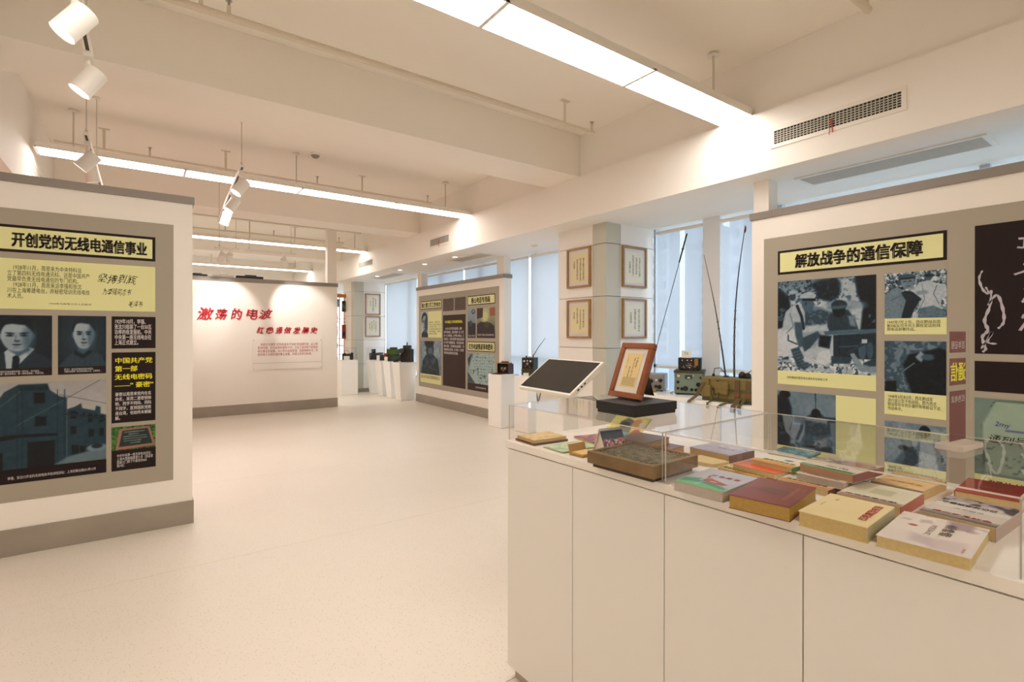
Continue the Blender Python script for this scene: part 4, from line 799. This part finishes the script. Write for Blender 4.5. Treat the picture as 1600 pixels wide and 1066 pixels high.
t = thing('note_pad', 'cream pad with a rounded corner lying in front of the lilac book', 'pad', (1.55, 1.055, 1.0), -92, G2)
B().prism([(-.055, 0), (.03, 0), (.05, .01), (.058, .035), (.058, .09), (-.055, .09)], 0, .012).build('pages', mat('pad paper', 'dcc890', .7), t)
# ---- black box and standing frame on the left case
t = thing('presentation_box', 'flat black lidded box standing on the left acrylic case', 'box', (1.418, 1.315, 1.1505), -90.5)
BK = mat('matt black card', '1b1a1b', .55)
bx('box_base', BK, -.092, .004, 0, .092, .232, .03, t, .001); bx('lid', BK, -.096, 0, .012, .096, .236, .0435, t, .0015)
t = thing('standing_frame', 'red-brown wooden frame with calligraphy sheet leaning back on the black box', 'picture', (1.517, 1.368, 1.2015), -96.7)
RW = mat('varnished red brown wood', '9c5426', .3, noise=(16, .3, '84431c'), coat=.4); W, H = .179, .226
rt = Matrix.Rotation(R(-20.7), 4, 'X'); f = .023
def leanbox(name, m, x0, y0, z0, x1, y1, z1, par, bev=0): return B().box(x0, y0, z0, x1, y1, z1, rt).build(name, m, par, bev)
leanbox('frame_rail', RW, -W / 2, 0, 0, W / 2, .02, f, t, .003); leanbox('frame_rail', RW, -W / 2, 0, H - f, W / 2, .02, H, t, .003)
leanbox('frame_stile', RW, -W / 2, 0, f, -W / 2 + f, .02, H - f, t, .003); leanbox('frame_stile', RW, W / 2 - f, 0, f, W / 2, .02, H - f, t, .003)
leanbox('mount', mat('ivory mount', 'e6ddcf', .6), -W / 2 + f, .008, f, W / 2 - f, .012, H - f, t)
pp = leanbox('sheet', mat('yellow sheet', 'e8cf94', .6), -.045, .007, .046, .043, .008, H - .042, t)
for k, (txt, x, z0, z1) in enumerate((('千里眼', .014, .125, .17), ('顺风耳同志', .0, .085, .165), ('毛泽东题词', -.017, .08, .13), ('一九四一年', -.035, .12, .175))):
    o_ = brush(vert(txt), INK, pp, (x, z0, x + (.009 if k < 3 else .004), z1), -.0068, bold=-.006, shear=.2, jit=.06, seed=k); o_.data.transform(rt)
b = B()
for k in range(9): b.box(-.038 + .002 * (k % 3), .0066, .052 + k * .0038, .038 - .004 * (k % 2), .0069, .0533 + k * .0038, rt)
b.build('small_script', mat('brown script', '8a7444', .6), pp); leanbox('backing_board', BLACK, -W / 2 + .004, .0201, .004, W / 2 - .004, .024, H - .004, t)
B().add([(-.02, .088, .16), (.02, .088, .16), (.025, .14, .001), (-.025, .14, .001), (-.02, .092, .16), (.02, .092, .16), (.025, .144, .001), (-.025, .144, .001)], [(0, 3, 2, 1), (4, 5, 6, 7), (0, 1, 5, 4), (1, 2, 6, 5), (2, 3, 7, 6), (3, 0, 4, 7)]).build('easel_leg', BLACK, t)
# ---- acrylic sign stand on the right case
t = thing('sign_stand', 'clear acrylic sign stand with a dark red banner standing on the right case', 'sign stand', (1.742, .408, 1.1505), -6)
bx('acrylic_base', sheer('frosted acrylic', 'e8ddd0', .5, .3), -.062, -.03, 0, .062, .03, .015, t, .002); bx('acrylic_plate', ACR, -.06, -.002, .014, .06, .002, .31, t)
bn = B().box(-.048, .0024, .02, .048, .0032, .15).box(-.048, .0024, .165, .048, .0032, .235).box(-.048, .0024, .25, .048, .0032, .305).build('red_banner', mat('dark red banner', '6b2024', .5), t)
lettering('通信', INKY, bn, (-.045, .175, .045, .225), -.0022, flip=True, bold=.04); lettering('红色电波', INKW, bn, (-.04, .12, .04, .138), -.0022, flip=True); lettering('百年征程', INKW, bn, (-.04, .26, .04, .28), -.0022, flip=True)
# ================================================================ touch kiosk
t = thing('touch_kiosk', 'tilted grey touchscreen kiosk with white bezel on a white stand beside the pillar', 'kiosk', (2.05, 2.511, 0), -94.5)
rt = Matrix.Translation((0, 0, 1.09)) @ Matrix.Rotation(R(-54), 4, 'X'); W, H = .565, .318
SCR = mat('dark glass screen', '1d1c1b', .04)
hd = B().box(-W / 2, 0, 0, W / 2, .028, H, rt).build('bezel', METALW, t, .004)
B().box(-W / 2 + .014, -.0012, .014, W / 2 - .014, .0, H - .014, rt).build('screen', SCR, t)
B().box(-W / 2 + .03, .028, .03, W / 2 - .03, .05, H - .03, rt).build('rear_housing', METALW, t)
for k in range(3): B().box(W / 2 - .0, .012, .06 + k * .03, W / 2 + .006, .018, .072 + k * .03, rt).build('port_plug', BLACK, t)
B().prism([(-.17, .06), (.17, .06), (.17, .20), (-.17, .20)], .05, 1.10, top=[(-.14, .05), (.14, .05), (.14, .17), (-.14, .17)]).build('column', PEDM, t, .01)
bx('foot_plate', PEDM, -.25, -.05, 0, .25, .32, .05, t, .01)
B().tube([(-.03, .02, 1.10), (-.05, .01, 1.02), (-.09, .03, 1.0), (-.13, .05, 1.04), (-.14, .06, 1.10)], .003, 6).build('cable', BLACK, t)
# ================================================================ pedestals
def pedestal(label, x0, y0, x1, y1, h=.815, taper=0, rz=0, gl=0):
    t = thing('pedestal', label, 'pedestal', ((x0 + x1) / 2, (y0 + y1) / 2, 0), rz, 'white pedestals along the windows'); a, b = (x1 - x0) / 2, (y1 - y0) / 2; k = taper
    B().prism([(-a + k, -b + k), (a - k, -b + k), (a - k, b - k), (-a + k, b - k)], 0.004, h, top=[(-a, -b), (a, -b), (a, b), (-a, b)]).build('body', PEDM, t, .003)
    bx('foot', GROOVE, -a + k + .01, -b + k + .01, 0, a - k - .01, b - k - .01, .004, t)
    if gl:
        e = .004; b_ = B().box(-a + .01, -b + .01, h + gl - e, a - .01, b - .01, h + gl)
        b_.build('case_top', ACR, t); bx('case_side', ACR, -a + .01, -b + .01, h, -a + .01 + e, b - .01, h + gl - e, t); bx('case_side', ACR, a - .01 - e, -b + .01, h, a - .01, b - .01, h + gl - e, t)
        bx('case_side', ACR, -a + .016, -b + .01, h, a - .016, -b + .01 + e, h + gl - e, t); bx('case_side', ACR, -a + .016, b - .01 - e, h, a - .016, b - .01, h + gl - e, t)
    return t
pedestal('white pedestal carrying the open wooden telephone box', 4.455, 6.43, 4.785, 6.79)
pedestal('white pedestal carrying the dark green radio, left of the kiosk', 4.53, 5.87, 4.93, 6.20)
pedestal('white pedestal behind the kiosk screen', 4.50, 5.18, 4.90, 5.56)
pedestal('white pedestal carrying the grey radio, nearest the pillar', 4.42, 3.50, 4.84, 3.90)
pedestal('white pedestal carrying the two stacked radios', 4.34, 3.04, 4.76, 3.46)
pedestal('white pedestal carrying the left part of the canvas satchel', 4.30, 2.70, 4.70, 3.02)
pedestal('white pedestal beside the near poster wall end', 4.29, 2.345, 4.69, 2.68)
pedestal('straight white pedestal with clear cover beyond the title wall', 3.80, 11.98, 4.19, 12.38, gl=.29)
for (x0, y0, x1, y1, h, l) in ((4.44, 11.80, 4.82, 12.16, .81, 'farthest tapered white pedestal of the row'), (4.47, 11.26, 4.85, 11.66, .81, 'second farthest tapered white pedestal'), (4.47, 10.76, 4.85, 11.16, .815, 'second nearest tapered white pedestal'), (4.46, 10.22, 4.88, 10.62, .82, 'nearest tapered white pedestal, next to the middle poster wall')):
    pedestal(l, x0, y0, x1, y1, h, .07, gl=.29 if y0 > 11.7 else 0)
# ================================================================ radios and instruments
GRN = mat('military green enamel', '3f4a34', .5); DGN = mat('dark green enamel', '25302a', .5); GRY = mat('grey enamel', '8c8f93', .5); PGRN = mat('pale grey green panel', '7f8f7c', .5); KHK = mat('khaki lid', '4c4628', .7)
LABELW = mat('white label', 'e8e4d8', .5); BRASS = mat('brass', 'a8823a', .35, metal=.8); REDP = mat('red plastic', 'a02c22', .4)
def knob(t, x, z, r, m=BLACK, d=.02, y=0): B().tube([(x, y, z), (x, y - d * .4, z), (x, y - d * .45, z), (x, y - d, z)], [r * 1.15, r * 1.15, r, r * .9], 14).build('knob', m, t, smooth=True)
def dial(t, x, z, r, y=0):
    d = B().cyl((x, y, z), (x, y - .006, z), r, 18).build('dial', DGREY, t, smooth=True); B().cyl((x, y - .0062, z), (x, y - .007, z), r * .8, 18).build('dial_face', LABELW, d); B().box(x - .001, y - .008, z - .001, x + .002, y - .0072, z + r * .6).build('needle', REDP, d)
def radio(name, label, loc, rz, W, D, H, body, panel, knobs=(), dials=(), extra=None, group=None):
    t = thing(name, label, 'radio', loc, rz, group)
    bx('case_body', body, -W / 2, .006, .01, W / 2, D, H, t, .005); bx('front_panel', panel, -W / 2 + .006, 0, .016, W / 2 - .006, .0065, H - .006, t, .001)
    for x in (-1, 1):
        for y in (.03, D - .03): B().cyl((x * (W / 2 - .03), y, 0), (x * (W / 2 - .03), y, .0102), .012, 10).build('foot', BLACK, t)
    for k in knobs: knob(t, *k)
    for k in dials: dial(t, *k)
    if extra: extra(t)
    return t
def ex_big(t):
    bx('cloth_lid', KHK, -.148, -.008, .224, .150, .30, .25, t, .004)
    B().prism([(-.035, -.012), (.035, -.012), (.035, 0), (-.035, 0)], .17, .205).build('tuning_window', DGREY, t); bx('window_glass', LABELW, -.012, -.0125, .172, .014, -.012, .186, t)
    for x in (-.134, .134): B().tube([(x, -.002, .09), (x, -.03, .10), (x, -.03, .17), (x, -.002, .18)], .004, 8).build('handle', STEEL, t)
    B().tube([(-.15, .0, .03), (-.18, -.02, .015), (-.17, -.03, .006), (-.15, -.045, .006)], .003, 6).build('cable', BLACK, t)
    for x in (-.13, -.04, .05, .12): B().cyl((x, -.004, .212), (x, 0, .212), .005, 8).build('screw', STEEL, t)
radio('field_radio', 'large pale green radio set with khaki cloth lid on the pedestal by the window', (4.588, 3.235, .8155), -59.5, .285, .30, .235, DGN, PGRN,
      [(-.105, .13, .013), (-.105, .065, .012), (-.065, .06, .014), (-.03, .065, .022), (.03, .055, .013), (.07, .055, .013), (.105, .05, .013), (.095, .11, .02), (.115, .18, .01)], [(-.10, .195, .02), (.045, .2, .01)], ex_big)
def ex_small(t):
    bx('name_plate', REDP, -.02, -.001, .065, .018, 0, .078, t); bx('gauge_block', BRASS, .05, -.008, .05, .085, 0, .12, t, .002)
    for x in (-.07, -.02, .02): B().cyl((x, -.014, .105), (x, 0, .105), .006, 8).build('toggle', LABELW, t)
    b = B(); r = random.Random(3)
    for k in range(26): x = -.1 + r.random() * .15; z = .025 + r.random() * .03; b.box(x, -.0008, z, x + .012, 0, z + .003)
    b.build('panel_markings', LABELW, t)
radio('transceiver', 'small dark green transceiver with black panel stacked on the pale green radio', (4.60, 3.235, 1.0665), -59.5, .225, .18, .13, DGN, mat('black radio panel', '15130f', .5), [(-.08, .05, .012), (.03, .035, .01), (.07, .03, .008), (-.04, .045, .008)], [(.067, .1, .014)], ex_small)
t = thing('label_card', 'white label card standing on top of the small transceiver', 'label', (4.60, 3.26, 1.1975), -59.5); B().box(-.06, .0, 0, .04, .004, .075, Matrix.Rotation(R(-15), 4, 'X')).build('card', LABELW, t); bx('card_foot', LABELW, -.06, .02, 0, .04, .05, .002, t)
o_ = lettering('电台\n15瓦', INK, t, (-.03, .03, .01, .06), .0006, name='printed_words'); o_.data.transform(Matrix.Rotation(R(-15), 4, 'X'))
def ex_grey(t):
    bx('meter', LABELW, -.045, -.008, .07, -.02, 0, .125, t, .002); bx('red_lamp', REDP, -.085, -.006, .10, -.075, 0, .11, t)
    for z in (.02, .05, .08, .11, .14): B().cyl((.137, -.004, z), (.137, 0, z), .005, 8).build('screw', STEEL, t)
    B().tube([(-.04, -.002, .14), (-.01, -.012, .165), (.02, -.002, .14)], .004, 8).build('handle', STEEL, t)
GREYR = radio('receiver', 'grey metal receiver with knobs partly hidden behind the wooden standing frame', (4.555, 3.70, .8155), -61, .30, .25, .185, GRY, mat('light grey panel', '94938f', .5), [(.01, .11, .02), (.11, .12, .018), (.10, .05, .02), (.06, .055, .014), (-.08, .04, .022), (-.01, .07, .018)], [(.065, .125, .018)], ex_grey)
t = thing('label_card', 'small ochre folded card in front of the grey receiver', 'label', (4.47, 3.62, .8155), -55); B().add([(-.05, 0, 0), (.05, 0, 0), (.05, .05, .035), (-.05, .05, .035), (.05, .07, 0), (-.05, .07, 0)], [(0, 1, 2, 3), (3, 2, 4, 5), (0, 5, 4, 1), (0, 3, 5), (1, 4, 2)]).build('folded_card', mat('ochre card label', 'a88a3a', .7), t)
# wooden telephone box
t = thing('wooden_telephone', 'open dark wooden field telephone box with brass fittings on the first pedestal', 'telephone', (4.60, 6.60, .8155), -72)
WD = mat('dark walnut box', '4e2b1e', .45, noise=(18, .3, '3c2016')); H = .155
bx('box_back', WD, -.02, .12, 0, .115, .13, H, t); bx('box_side', WD, .1, 0, 0, .115, .12, H, t); bx('box_side', WD, -.11, 0, 0, -.10, .12, H, t); bx('box_floor', WD, -.11, .0, 0, .1, .12, .012, t); bx('box_back', WD, -.11, .12, 0, -.02, .13, H, t)
bx('lid', mat('light worn wood', '8a6238', .5), -.115, -.004, H, .09, .13, H + .014, t, .002); bx('fallen_door', WD, -.11, -.15, .0, .06, -.002, .012, t, .002)
bx('inner_panel', BLACK, -.09, .03, .012, .09, .06, .13, t); knob(t, -.03, .08, .018, STEEL, .02, .03); knob(t, .03, .08, .018, STEEL, .02, .03); knob(t, 0, .045, .014, BRASS, .02, .03)
B().cyl((-.06, .05, H + .028), (.05, .09, H + .028), .013, 12).build('handset', mat('worn handset wood', '7a5a38', .5), t, smooth=True)
# dark green radio with antenna
t = radio('field_radio', 'tall dark green field radio with a slanted whip antenna on the second pedestal', (4.67, 6.06, .8155), -60, .19, .19, .27, DGN, mat('black radio panel', '15130f'), [(-.05, .22, .012, LABELW), (.05, .22, .012, LABELW), (-.06, .17, .012), (0, .18, .016, STEEL), (.05, .165, .012), (-.03, .14, .01, BRASS), (.04, .135, .01, BRASS)], [(0, .225, .014)])
bx('canvas_pouch', mat('olive canvas', '4d472f', .9, noise=(60, .3, '3d3823')), -.09, -.02, .012, .09, -.0005, .11, t, .006)
B().tube([(.05, .1, .265), (.05, .1, .30), (.07, .12, .33), (.11, .16, .42), (.2, .22, .56)], [.012, .008, .006, .005, .003], 8).build('antenna', BLACK, t, smooth=True); B().cyl((-.05, .08, .27), (-.05, .08, .295), .012, 10).build('terminal', BLACK, t)
t = thing('tag_card', 'crumpled white tag leaning beside the dark green radio', 'label', (4.56, 5.96, .8155), -50); B().box(-.04, 0, 0, .04, .003, .06, Matrix.Rotation(R(-25), 4, 'X')).build('card', LABELW, t)
t = thing('telegraph_key', 'small dark instrument on the pedestal behind the kiosk', 'instrument', (4.62, 5.27, .8155), -60); bx('body', BLACK, -.05, 0, 0, .05, .08, .12, t, .004); B().cyl((0, .04, .12), (0, .04, .17), .045, 14).build('drum', mat('dark brown metal', '2c211c', .5), t)
# satchel set with antennas
CV_ = mat('olive canvas bag', '8d7a46', .9, noise=(50, .35, '75653a'), bump=(160, .5)); STR = mat('canvas strap', '6e5a38', .85, noise=(70, .3, '5c4a2c')); DOL = mat('dark olive webbing', '57512f', .9)
t = thing('radio_satchel', 'olive canvas backpack radio with straps hanging over the pedestals by the window', 'backpack radio', (4.375, 2.70, .8155), -88)
L = .28
B().box(-.23, .0, 0, .26, .22, .225).build('canvas_bag', CV_, t, .018); bx('base_band', DOL, -.232, -.002, 0, .262, .222, .035, t, .006)
bx('left_flap', CV_, -.225, -.014, .13, -.15, 0, .21, t, .005); bx('left_pocket', CV_, -.23, -.022, .035, -.13, -.001, .15, t, .008)
bx('centre_pouch', CV_, -.08, -.035, .07, .045, -.001, .185, t, .012); bx('pouch_flap', CV_, -.085, -.043, .12, .05, -.036, .19, t, .004); B().cyl((-.02, -.047, .135), (-.02, -.042, .135), .007, 10).build('stud', BRASS, t)
for x in (.10, .20): B().box(x, -.010, .03, x + .045, -.001, .21).build('shoulder_strap', STR, t, .002); bx('strap_buckle', mat('strap leather', '7c4a2c', .6), x - .003, -.014, .06, x + .048, -.0105, .10, t, .002)
bx('webbing_belt', DOL, -.23, -.006, .10, .262, -.0005, .125, t)
def ribbon(name, pts, wd, m, par, th=.004):
    b = B(); n = len(pts); v = []; f = []
    for i, (x, y, z) in enumerate(pts): v += [(x - wd / 2, y, z), (x + wd / 2, y, z), (x + wd / 2, y - th, z + th * .3), (x - wd / 2, y - th, z + th * .3)]
    for i in range(n - 1):
        for k in range(4): f.append((i * 4 + k, i * 4 + (k + 1) % 4, i * 4 + 4 + (k + 1) % 4, i * 4 + 4 + k))
    f += [(0, 1, 2, 3), (4 * n - 1, 4 * n - 2, 4 * n - 3, 4 * n - 4)]; return b.add(v, f).build(name, m, par)
ribbon('hanging_strap', [(-.2, -.016, .17), (-.235, -.03, .10), (-.26, -.045, .04), (-.29, -.07, .008), (-.30, -.102, -.01), (-.31, -.107, -.04)], .04, STR, t)
ribbon('hanging_strap', [(-.12, -.024, .06), (-.11, -.04, .01), (-.10, -.09, .0), (-.11, -.104, -.01), (-.11, -.107, -.06)], .022, DOL, t)
ribbon('hanging_strap', [(.12, -.014, .04), (.09, -.035, .006), (.06, -.088, .004), (.02, -.104, -.015), (-.0, -.107, -.045)], .035, DOL, t)
ribbon('hanging_strap', [(.14, -.014, .05), (.15, -.08, .006), (.14, -.104, -.01), (.13, -.107, -.07)], .045, STR, t)
ribbon('hanging_strap', [(.20, -.014, .05), (.20, -.08, .006), (.19, -.104, -.01), (.20, -.107, -.08)], .03, DOL, t)
B().sph((.12, .09, .245), (.035, .03, .04)).sph((.165, .1, .24), (.03, .03, .038)).build('headphones', BLACK, t, smooth=True); B().sph((-.035, .09, .222), (.03, .025, .02)).build('mouthpiece', BLACK, t, smooth=True)
B().cyl((-.16, .08, .2), (-.16, .08, .25), .013, 10).build('connector', BLACK, t); B().tube([(-.16, .08, .25), (-.15, .08, .30), (-.09, .08, .31), (-.05, .08, .27), (-.035, .09, .235)], .004, 8).build('cable', BLACK, t, smooth=True)
B().tube([(.165, .1, .27), (.20, .1, .30), (.235, .1, .27), (.235, .1, .21)], .004, 8).build('cable', BLACK, t, smooth=True); B().tube([(-.02, .08, .21), (-.07, -.02, .19), (-.10, -.03, .12), (-.08, -.04, .06), (-.03, -.05, .09), (-.04, -.04, .03)], .004, 8).build('cable', BLACK, t, smooth=True)
B().cyl((.235, .1, .2), (.235, .1, .255), .014, 10).build('connector', BLACK, t)
def whip(par, p0, p1, r0, r1, n=12, sag=.0, rings=8):
    Mi = (Matrix.Translation(par.location) @ Matrix.Rotation(par.rotation_euler.z, 4, 'Z')).inverted(); p0 = Vector(p0); d = Vector(p1) - p0
    at = lambda u: Mi @ (p0 + d * u + Vector((0, sag * math.sin(math.pi * u), 0)))
    rod = B().tube([at(i / n) for i in range(n + 1)], [r0 + (r1 - r0) * i / n for i in range(n + 1)], 8).build('whip_antenna', BLACK, par, smooth=True)
    for i in range(1, rings + 1): B().tube([at(i * .055), at(i * .055 + .012)], r0 * 1.25, 8).build('joint_ring', mat('brown joint', '6a5548', .5), rod)
    return rod, at
whip(t, (4.50, 2.765, 1.02), (4.60, 3.067, 2.235), .008, .002, sag=-.02)
rod, at = whip(t, (4.50, 2.68, 1.02), (4.58, 2.62, 2.46), .009, .003, sag=.04)
B().tube([at(.97), at(.985) + Vector((.012, -.01, 0)), at(.965) + Vector((.02, -.018, 0)), at(.95) + Vector((.012, -.008, 0))], .006, 6).build('red_rag', mat('red rag', '8c2a2c', .8), rod)
rod, at = whip(GREYR, (4.66, 3.80, .995), (4.80, 3.408, 2.529), .004, .003, rings=0)
B().tube([at(.80), at(1.0)], .008, 8).build('thick_tip', BLACK, rod); B().sph(tuple(at(.895)), .013).build('stopper', BLACK, rod)
# distant instruments on the tapered pedestals
OLV = mat('dark olive gear', '2f3a24', .7); 
def lump(name, label, loc, rz, parts, cat='radio'):
    t = thing(name, label, cat, loc, rz, 'old sets on the distant pedestals')
    for p in parts:
        nm, m, a = p[0], p[1], p[2]
        if len(a) == 6: bx(nm, m, *a, t, .004)
        else: B().cyl(a[0], a[1], a[2], 12).build(nm, m, t, smooth=True)
    return t
lump('radio_set', 'dark radio set with round drum on the farthest tapered pedestal', (4.60, 11.96, .8115), -50, [('case', DGN, (-.13, -.05, 0, .10, .1, .16)), ('drum', BLACK, ((-.05, .02, .16), (-.05, .02, .25), .05)), ('small_case', DGREY, (.08, -.04, 0, .18, .08, .17)), ('card', LABELW, (-.16, -.10, 0, -.10, -.09, .07))])
lump('radio_set', 'low radio set with a red front on the second farthest tapered pedestal', (4.64, 11.46, .8115), -50, [('case', DGREY, (-.14, -.05, 0, .0, .1, .13)), ('red_panel', REDP, (.01, -.06, .06, .12, .06, .17)), ('base', OLV, (-.16, -.09, 0, .17, .1, .05)), ('card', LABELW, (-.15, -.11, 0, -.07, -.10, .12))])
lump('radio_set', 'green tarpaulin topped set on the second nearest tapered pedestal', (4.64, 10.96, .8165), -50, [('case', OLV, (-.15, -.06, 0, .14, .1, .15)), ('cover', mat('moss canvas', '48592a', .9), (-.13, -.08, .15, .10, .12, .27)), ('lid', OLV, (-.06, -.06, .27, .06, .08, .31)), ('card', LABELW, (-.16, -.12, 0, -.08, -.11, .10))])
t = lump('hand_crank_generator', 'dark generator with slanted side plate on the nearest tapered pedestal', (4.66, 10.42, .8215), -50, [('case', mat('dark brown gear', '2c261c', .7), (-.06, -.05, 0, .17, .12, .28)), ('top_block', OLV, (-.02, -.02, .28, .13, .1, .36)), ('hub', DGREY, ((-.02, -.05, .24), (-.02, -.09, .24), .06)), ('post', BLACK, ((.06, .02, .36), (.06, .02, .43), .012))])
B().add([(-.2, -.12, 0), (-.17, .06, 0), (.02, .06, .20), (.02, -.12, .20), (-.19, -.12, .02), (-.16, .06, .02), (.02, .06, .22), (.02, -.12, .22)], [(0, 1, 2, 3), (4, 7, 6, 5), (0, 3, 7, 4), (1, 5, 6, 2), (0, 4, 5, 1), (3, 2, 6, 7)]).build('slanted_plate', DGREY, t)
t = lump('radio_set', 'dark set with white label card inside the clear cover beyond the title wall', (4.0, 12.15, .8165), -20, [('case', DGN, (-.12, -.03, 0, .12, .1, .14)), ('dial_block', BLACK, (-.10, -.06, 0, -.04, -.03, .16)), ('knob_block', BLACK, (.07, -.06, 0, .13, -.03, .17)), ('card', LABELW, (-.08, -.11, 0, .05, -.10, .09))])
B().tube([(-.05, 0, .14), (-.08, .02, .2), (0, .03, .22), (.05, .02, .14)], .005, 6).build('cable', BLACK, t)
# wooden lattice screen
OR = mat('orange wood', 'b8792a', .45, noise=(12, .3, 'a56a22')); OR2 = mat('pale orange rail', 'c98a4a', .5)
t = thing('lattice_screen', 'orange wooden lattice screen with hanging prints beyond the title wall', 'screen', (2.9, 13.0, 0)); W = 1.56; H = 2.43
bx('stile', OR, W - .12, 0, 0, W, .08, H, t, .003); bx('stile', OR, 0, 0, 0, .12, .08, H, t, .003); bx('top_rail', OR, 0, 0, H - .09, W, .08, H, t, .003); bx('bottom_rail', OR, .12, 0, .05, W - .12, .08, .14, t)
for x in (.22, .34, .46, .58, .70, .82, .94, 1.06, 1.18, 1.30): bx('lattice_bar', OR2, x, .03, .14, x + .018, .05, H - .09, t)
for z in (.5, .9, 1.30, 1.72, 1.80): bx('lattice_rail', OR2, .12, .026, z, W - .12, .054, z + .016, t)
for (x0, z0, x1, z1, c1, c2) in ((1.24, 1.98, 1.38, 2.26, '5b5a48', '2c2f30'), (1.24, 1.30, 1.38, 1.66, '8a3a2a', '3a2a2c'), (.95, 2.10, 1.18, 2.30, '7f9ab4', '2c4a66'), (.9, 1.36, 1.14, 1.62, 'b7aeb4', '6a6470'), (.9, 1.06, 1.14, 1.2, 'b0563c', '5a3028'), (.9, .74, 1.14, .86, 'b0563c', '5a3028'), (.9, 1.70, 1.14, 1.92, 'ddd4cc', '9a8a8c')):
    c = Cv(x1 - x0, z1 - z0, 30).fill(c1).patch(c2, 5, .5, int(x0 * 10 + z0 * 10)); c.put('hanging_print', t, x0, z0, x1, z1, -.02)
# small items on top of the title wall cap
for i, (x, L, h, m, l) in enumerate(((.80, .32, .05, BLACK, 'flat black adapter lying on the title wall cap, left one'), (1.20, .34, .07, LABELW, 'white crumpled wrapper lying on the title wall cap'), (1.62, .44, .07, BLACK, 'black junction box lying on the title wall cap, right one'))):
    t = thing('adapter_box' if m is BLACK else 'paper_wrapper', l, 'box', (x + .0, 10.31, 2.4205)); bx('body', m, -L / 2, -.05, 0, L / 2, .05, h * .7, t, .01); bx('plug', m, -L / 6, -.03, h * .7, L / 4, .03, h, t, .006)
# ================================================================ outside: city blocks seen through the blinds
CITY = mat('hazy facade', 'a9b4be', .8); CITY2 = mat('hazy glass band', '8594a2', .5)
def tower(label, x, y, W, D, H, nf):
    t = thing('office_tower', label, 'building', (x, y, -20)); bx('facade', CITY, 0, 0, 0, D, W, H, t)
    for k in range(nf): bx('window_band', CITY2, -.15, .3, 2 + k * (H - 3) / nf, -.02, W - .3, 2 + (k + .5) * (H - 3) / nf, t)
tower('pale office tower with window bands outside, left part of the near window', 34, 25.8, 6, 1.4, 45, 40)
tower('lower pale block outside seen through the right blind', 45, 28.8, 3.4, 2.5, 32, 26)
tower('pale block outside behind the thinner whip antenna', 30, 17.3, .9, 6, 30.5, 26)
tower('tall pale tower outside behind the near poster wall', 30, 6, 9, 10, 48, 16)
struct(bx('ground', mat('city ground', '9aa3aa', .9), 12, -80, -20.5, 120, 120, -20))
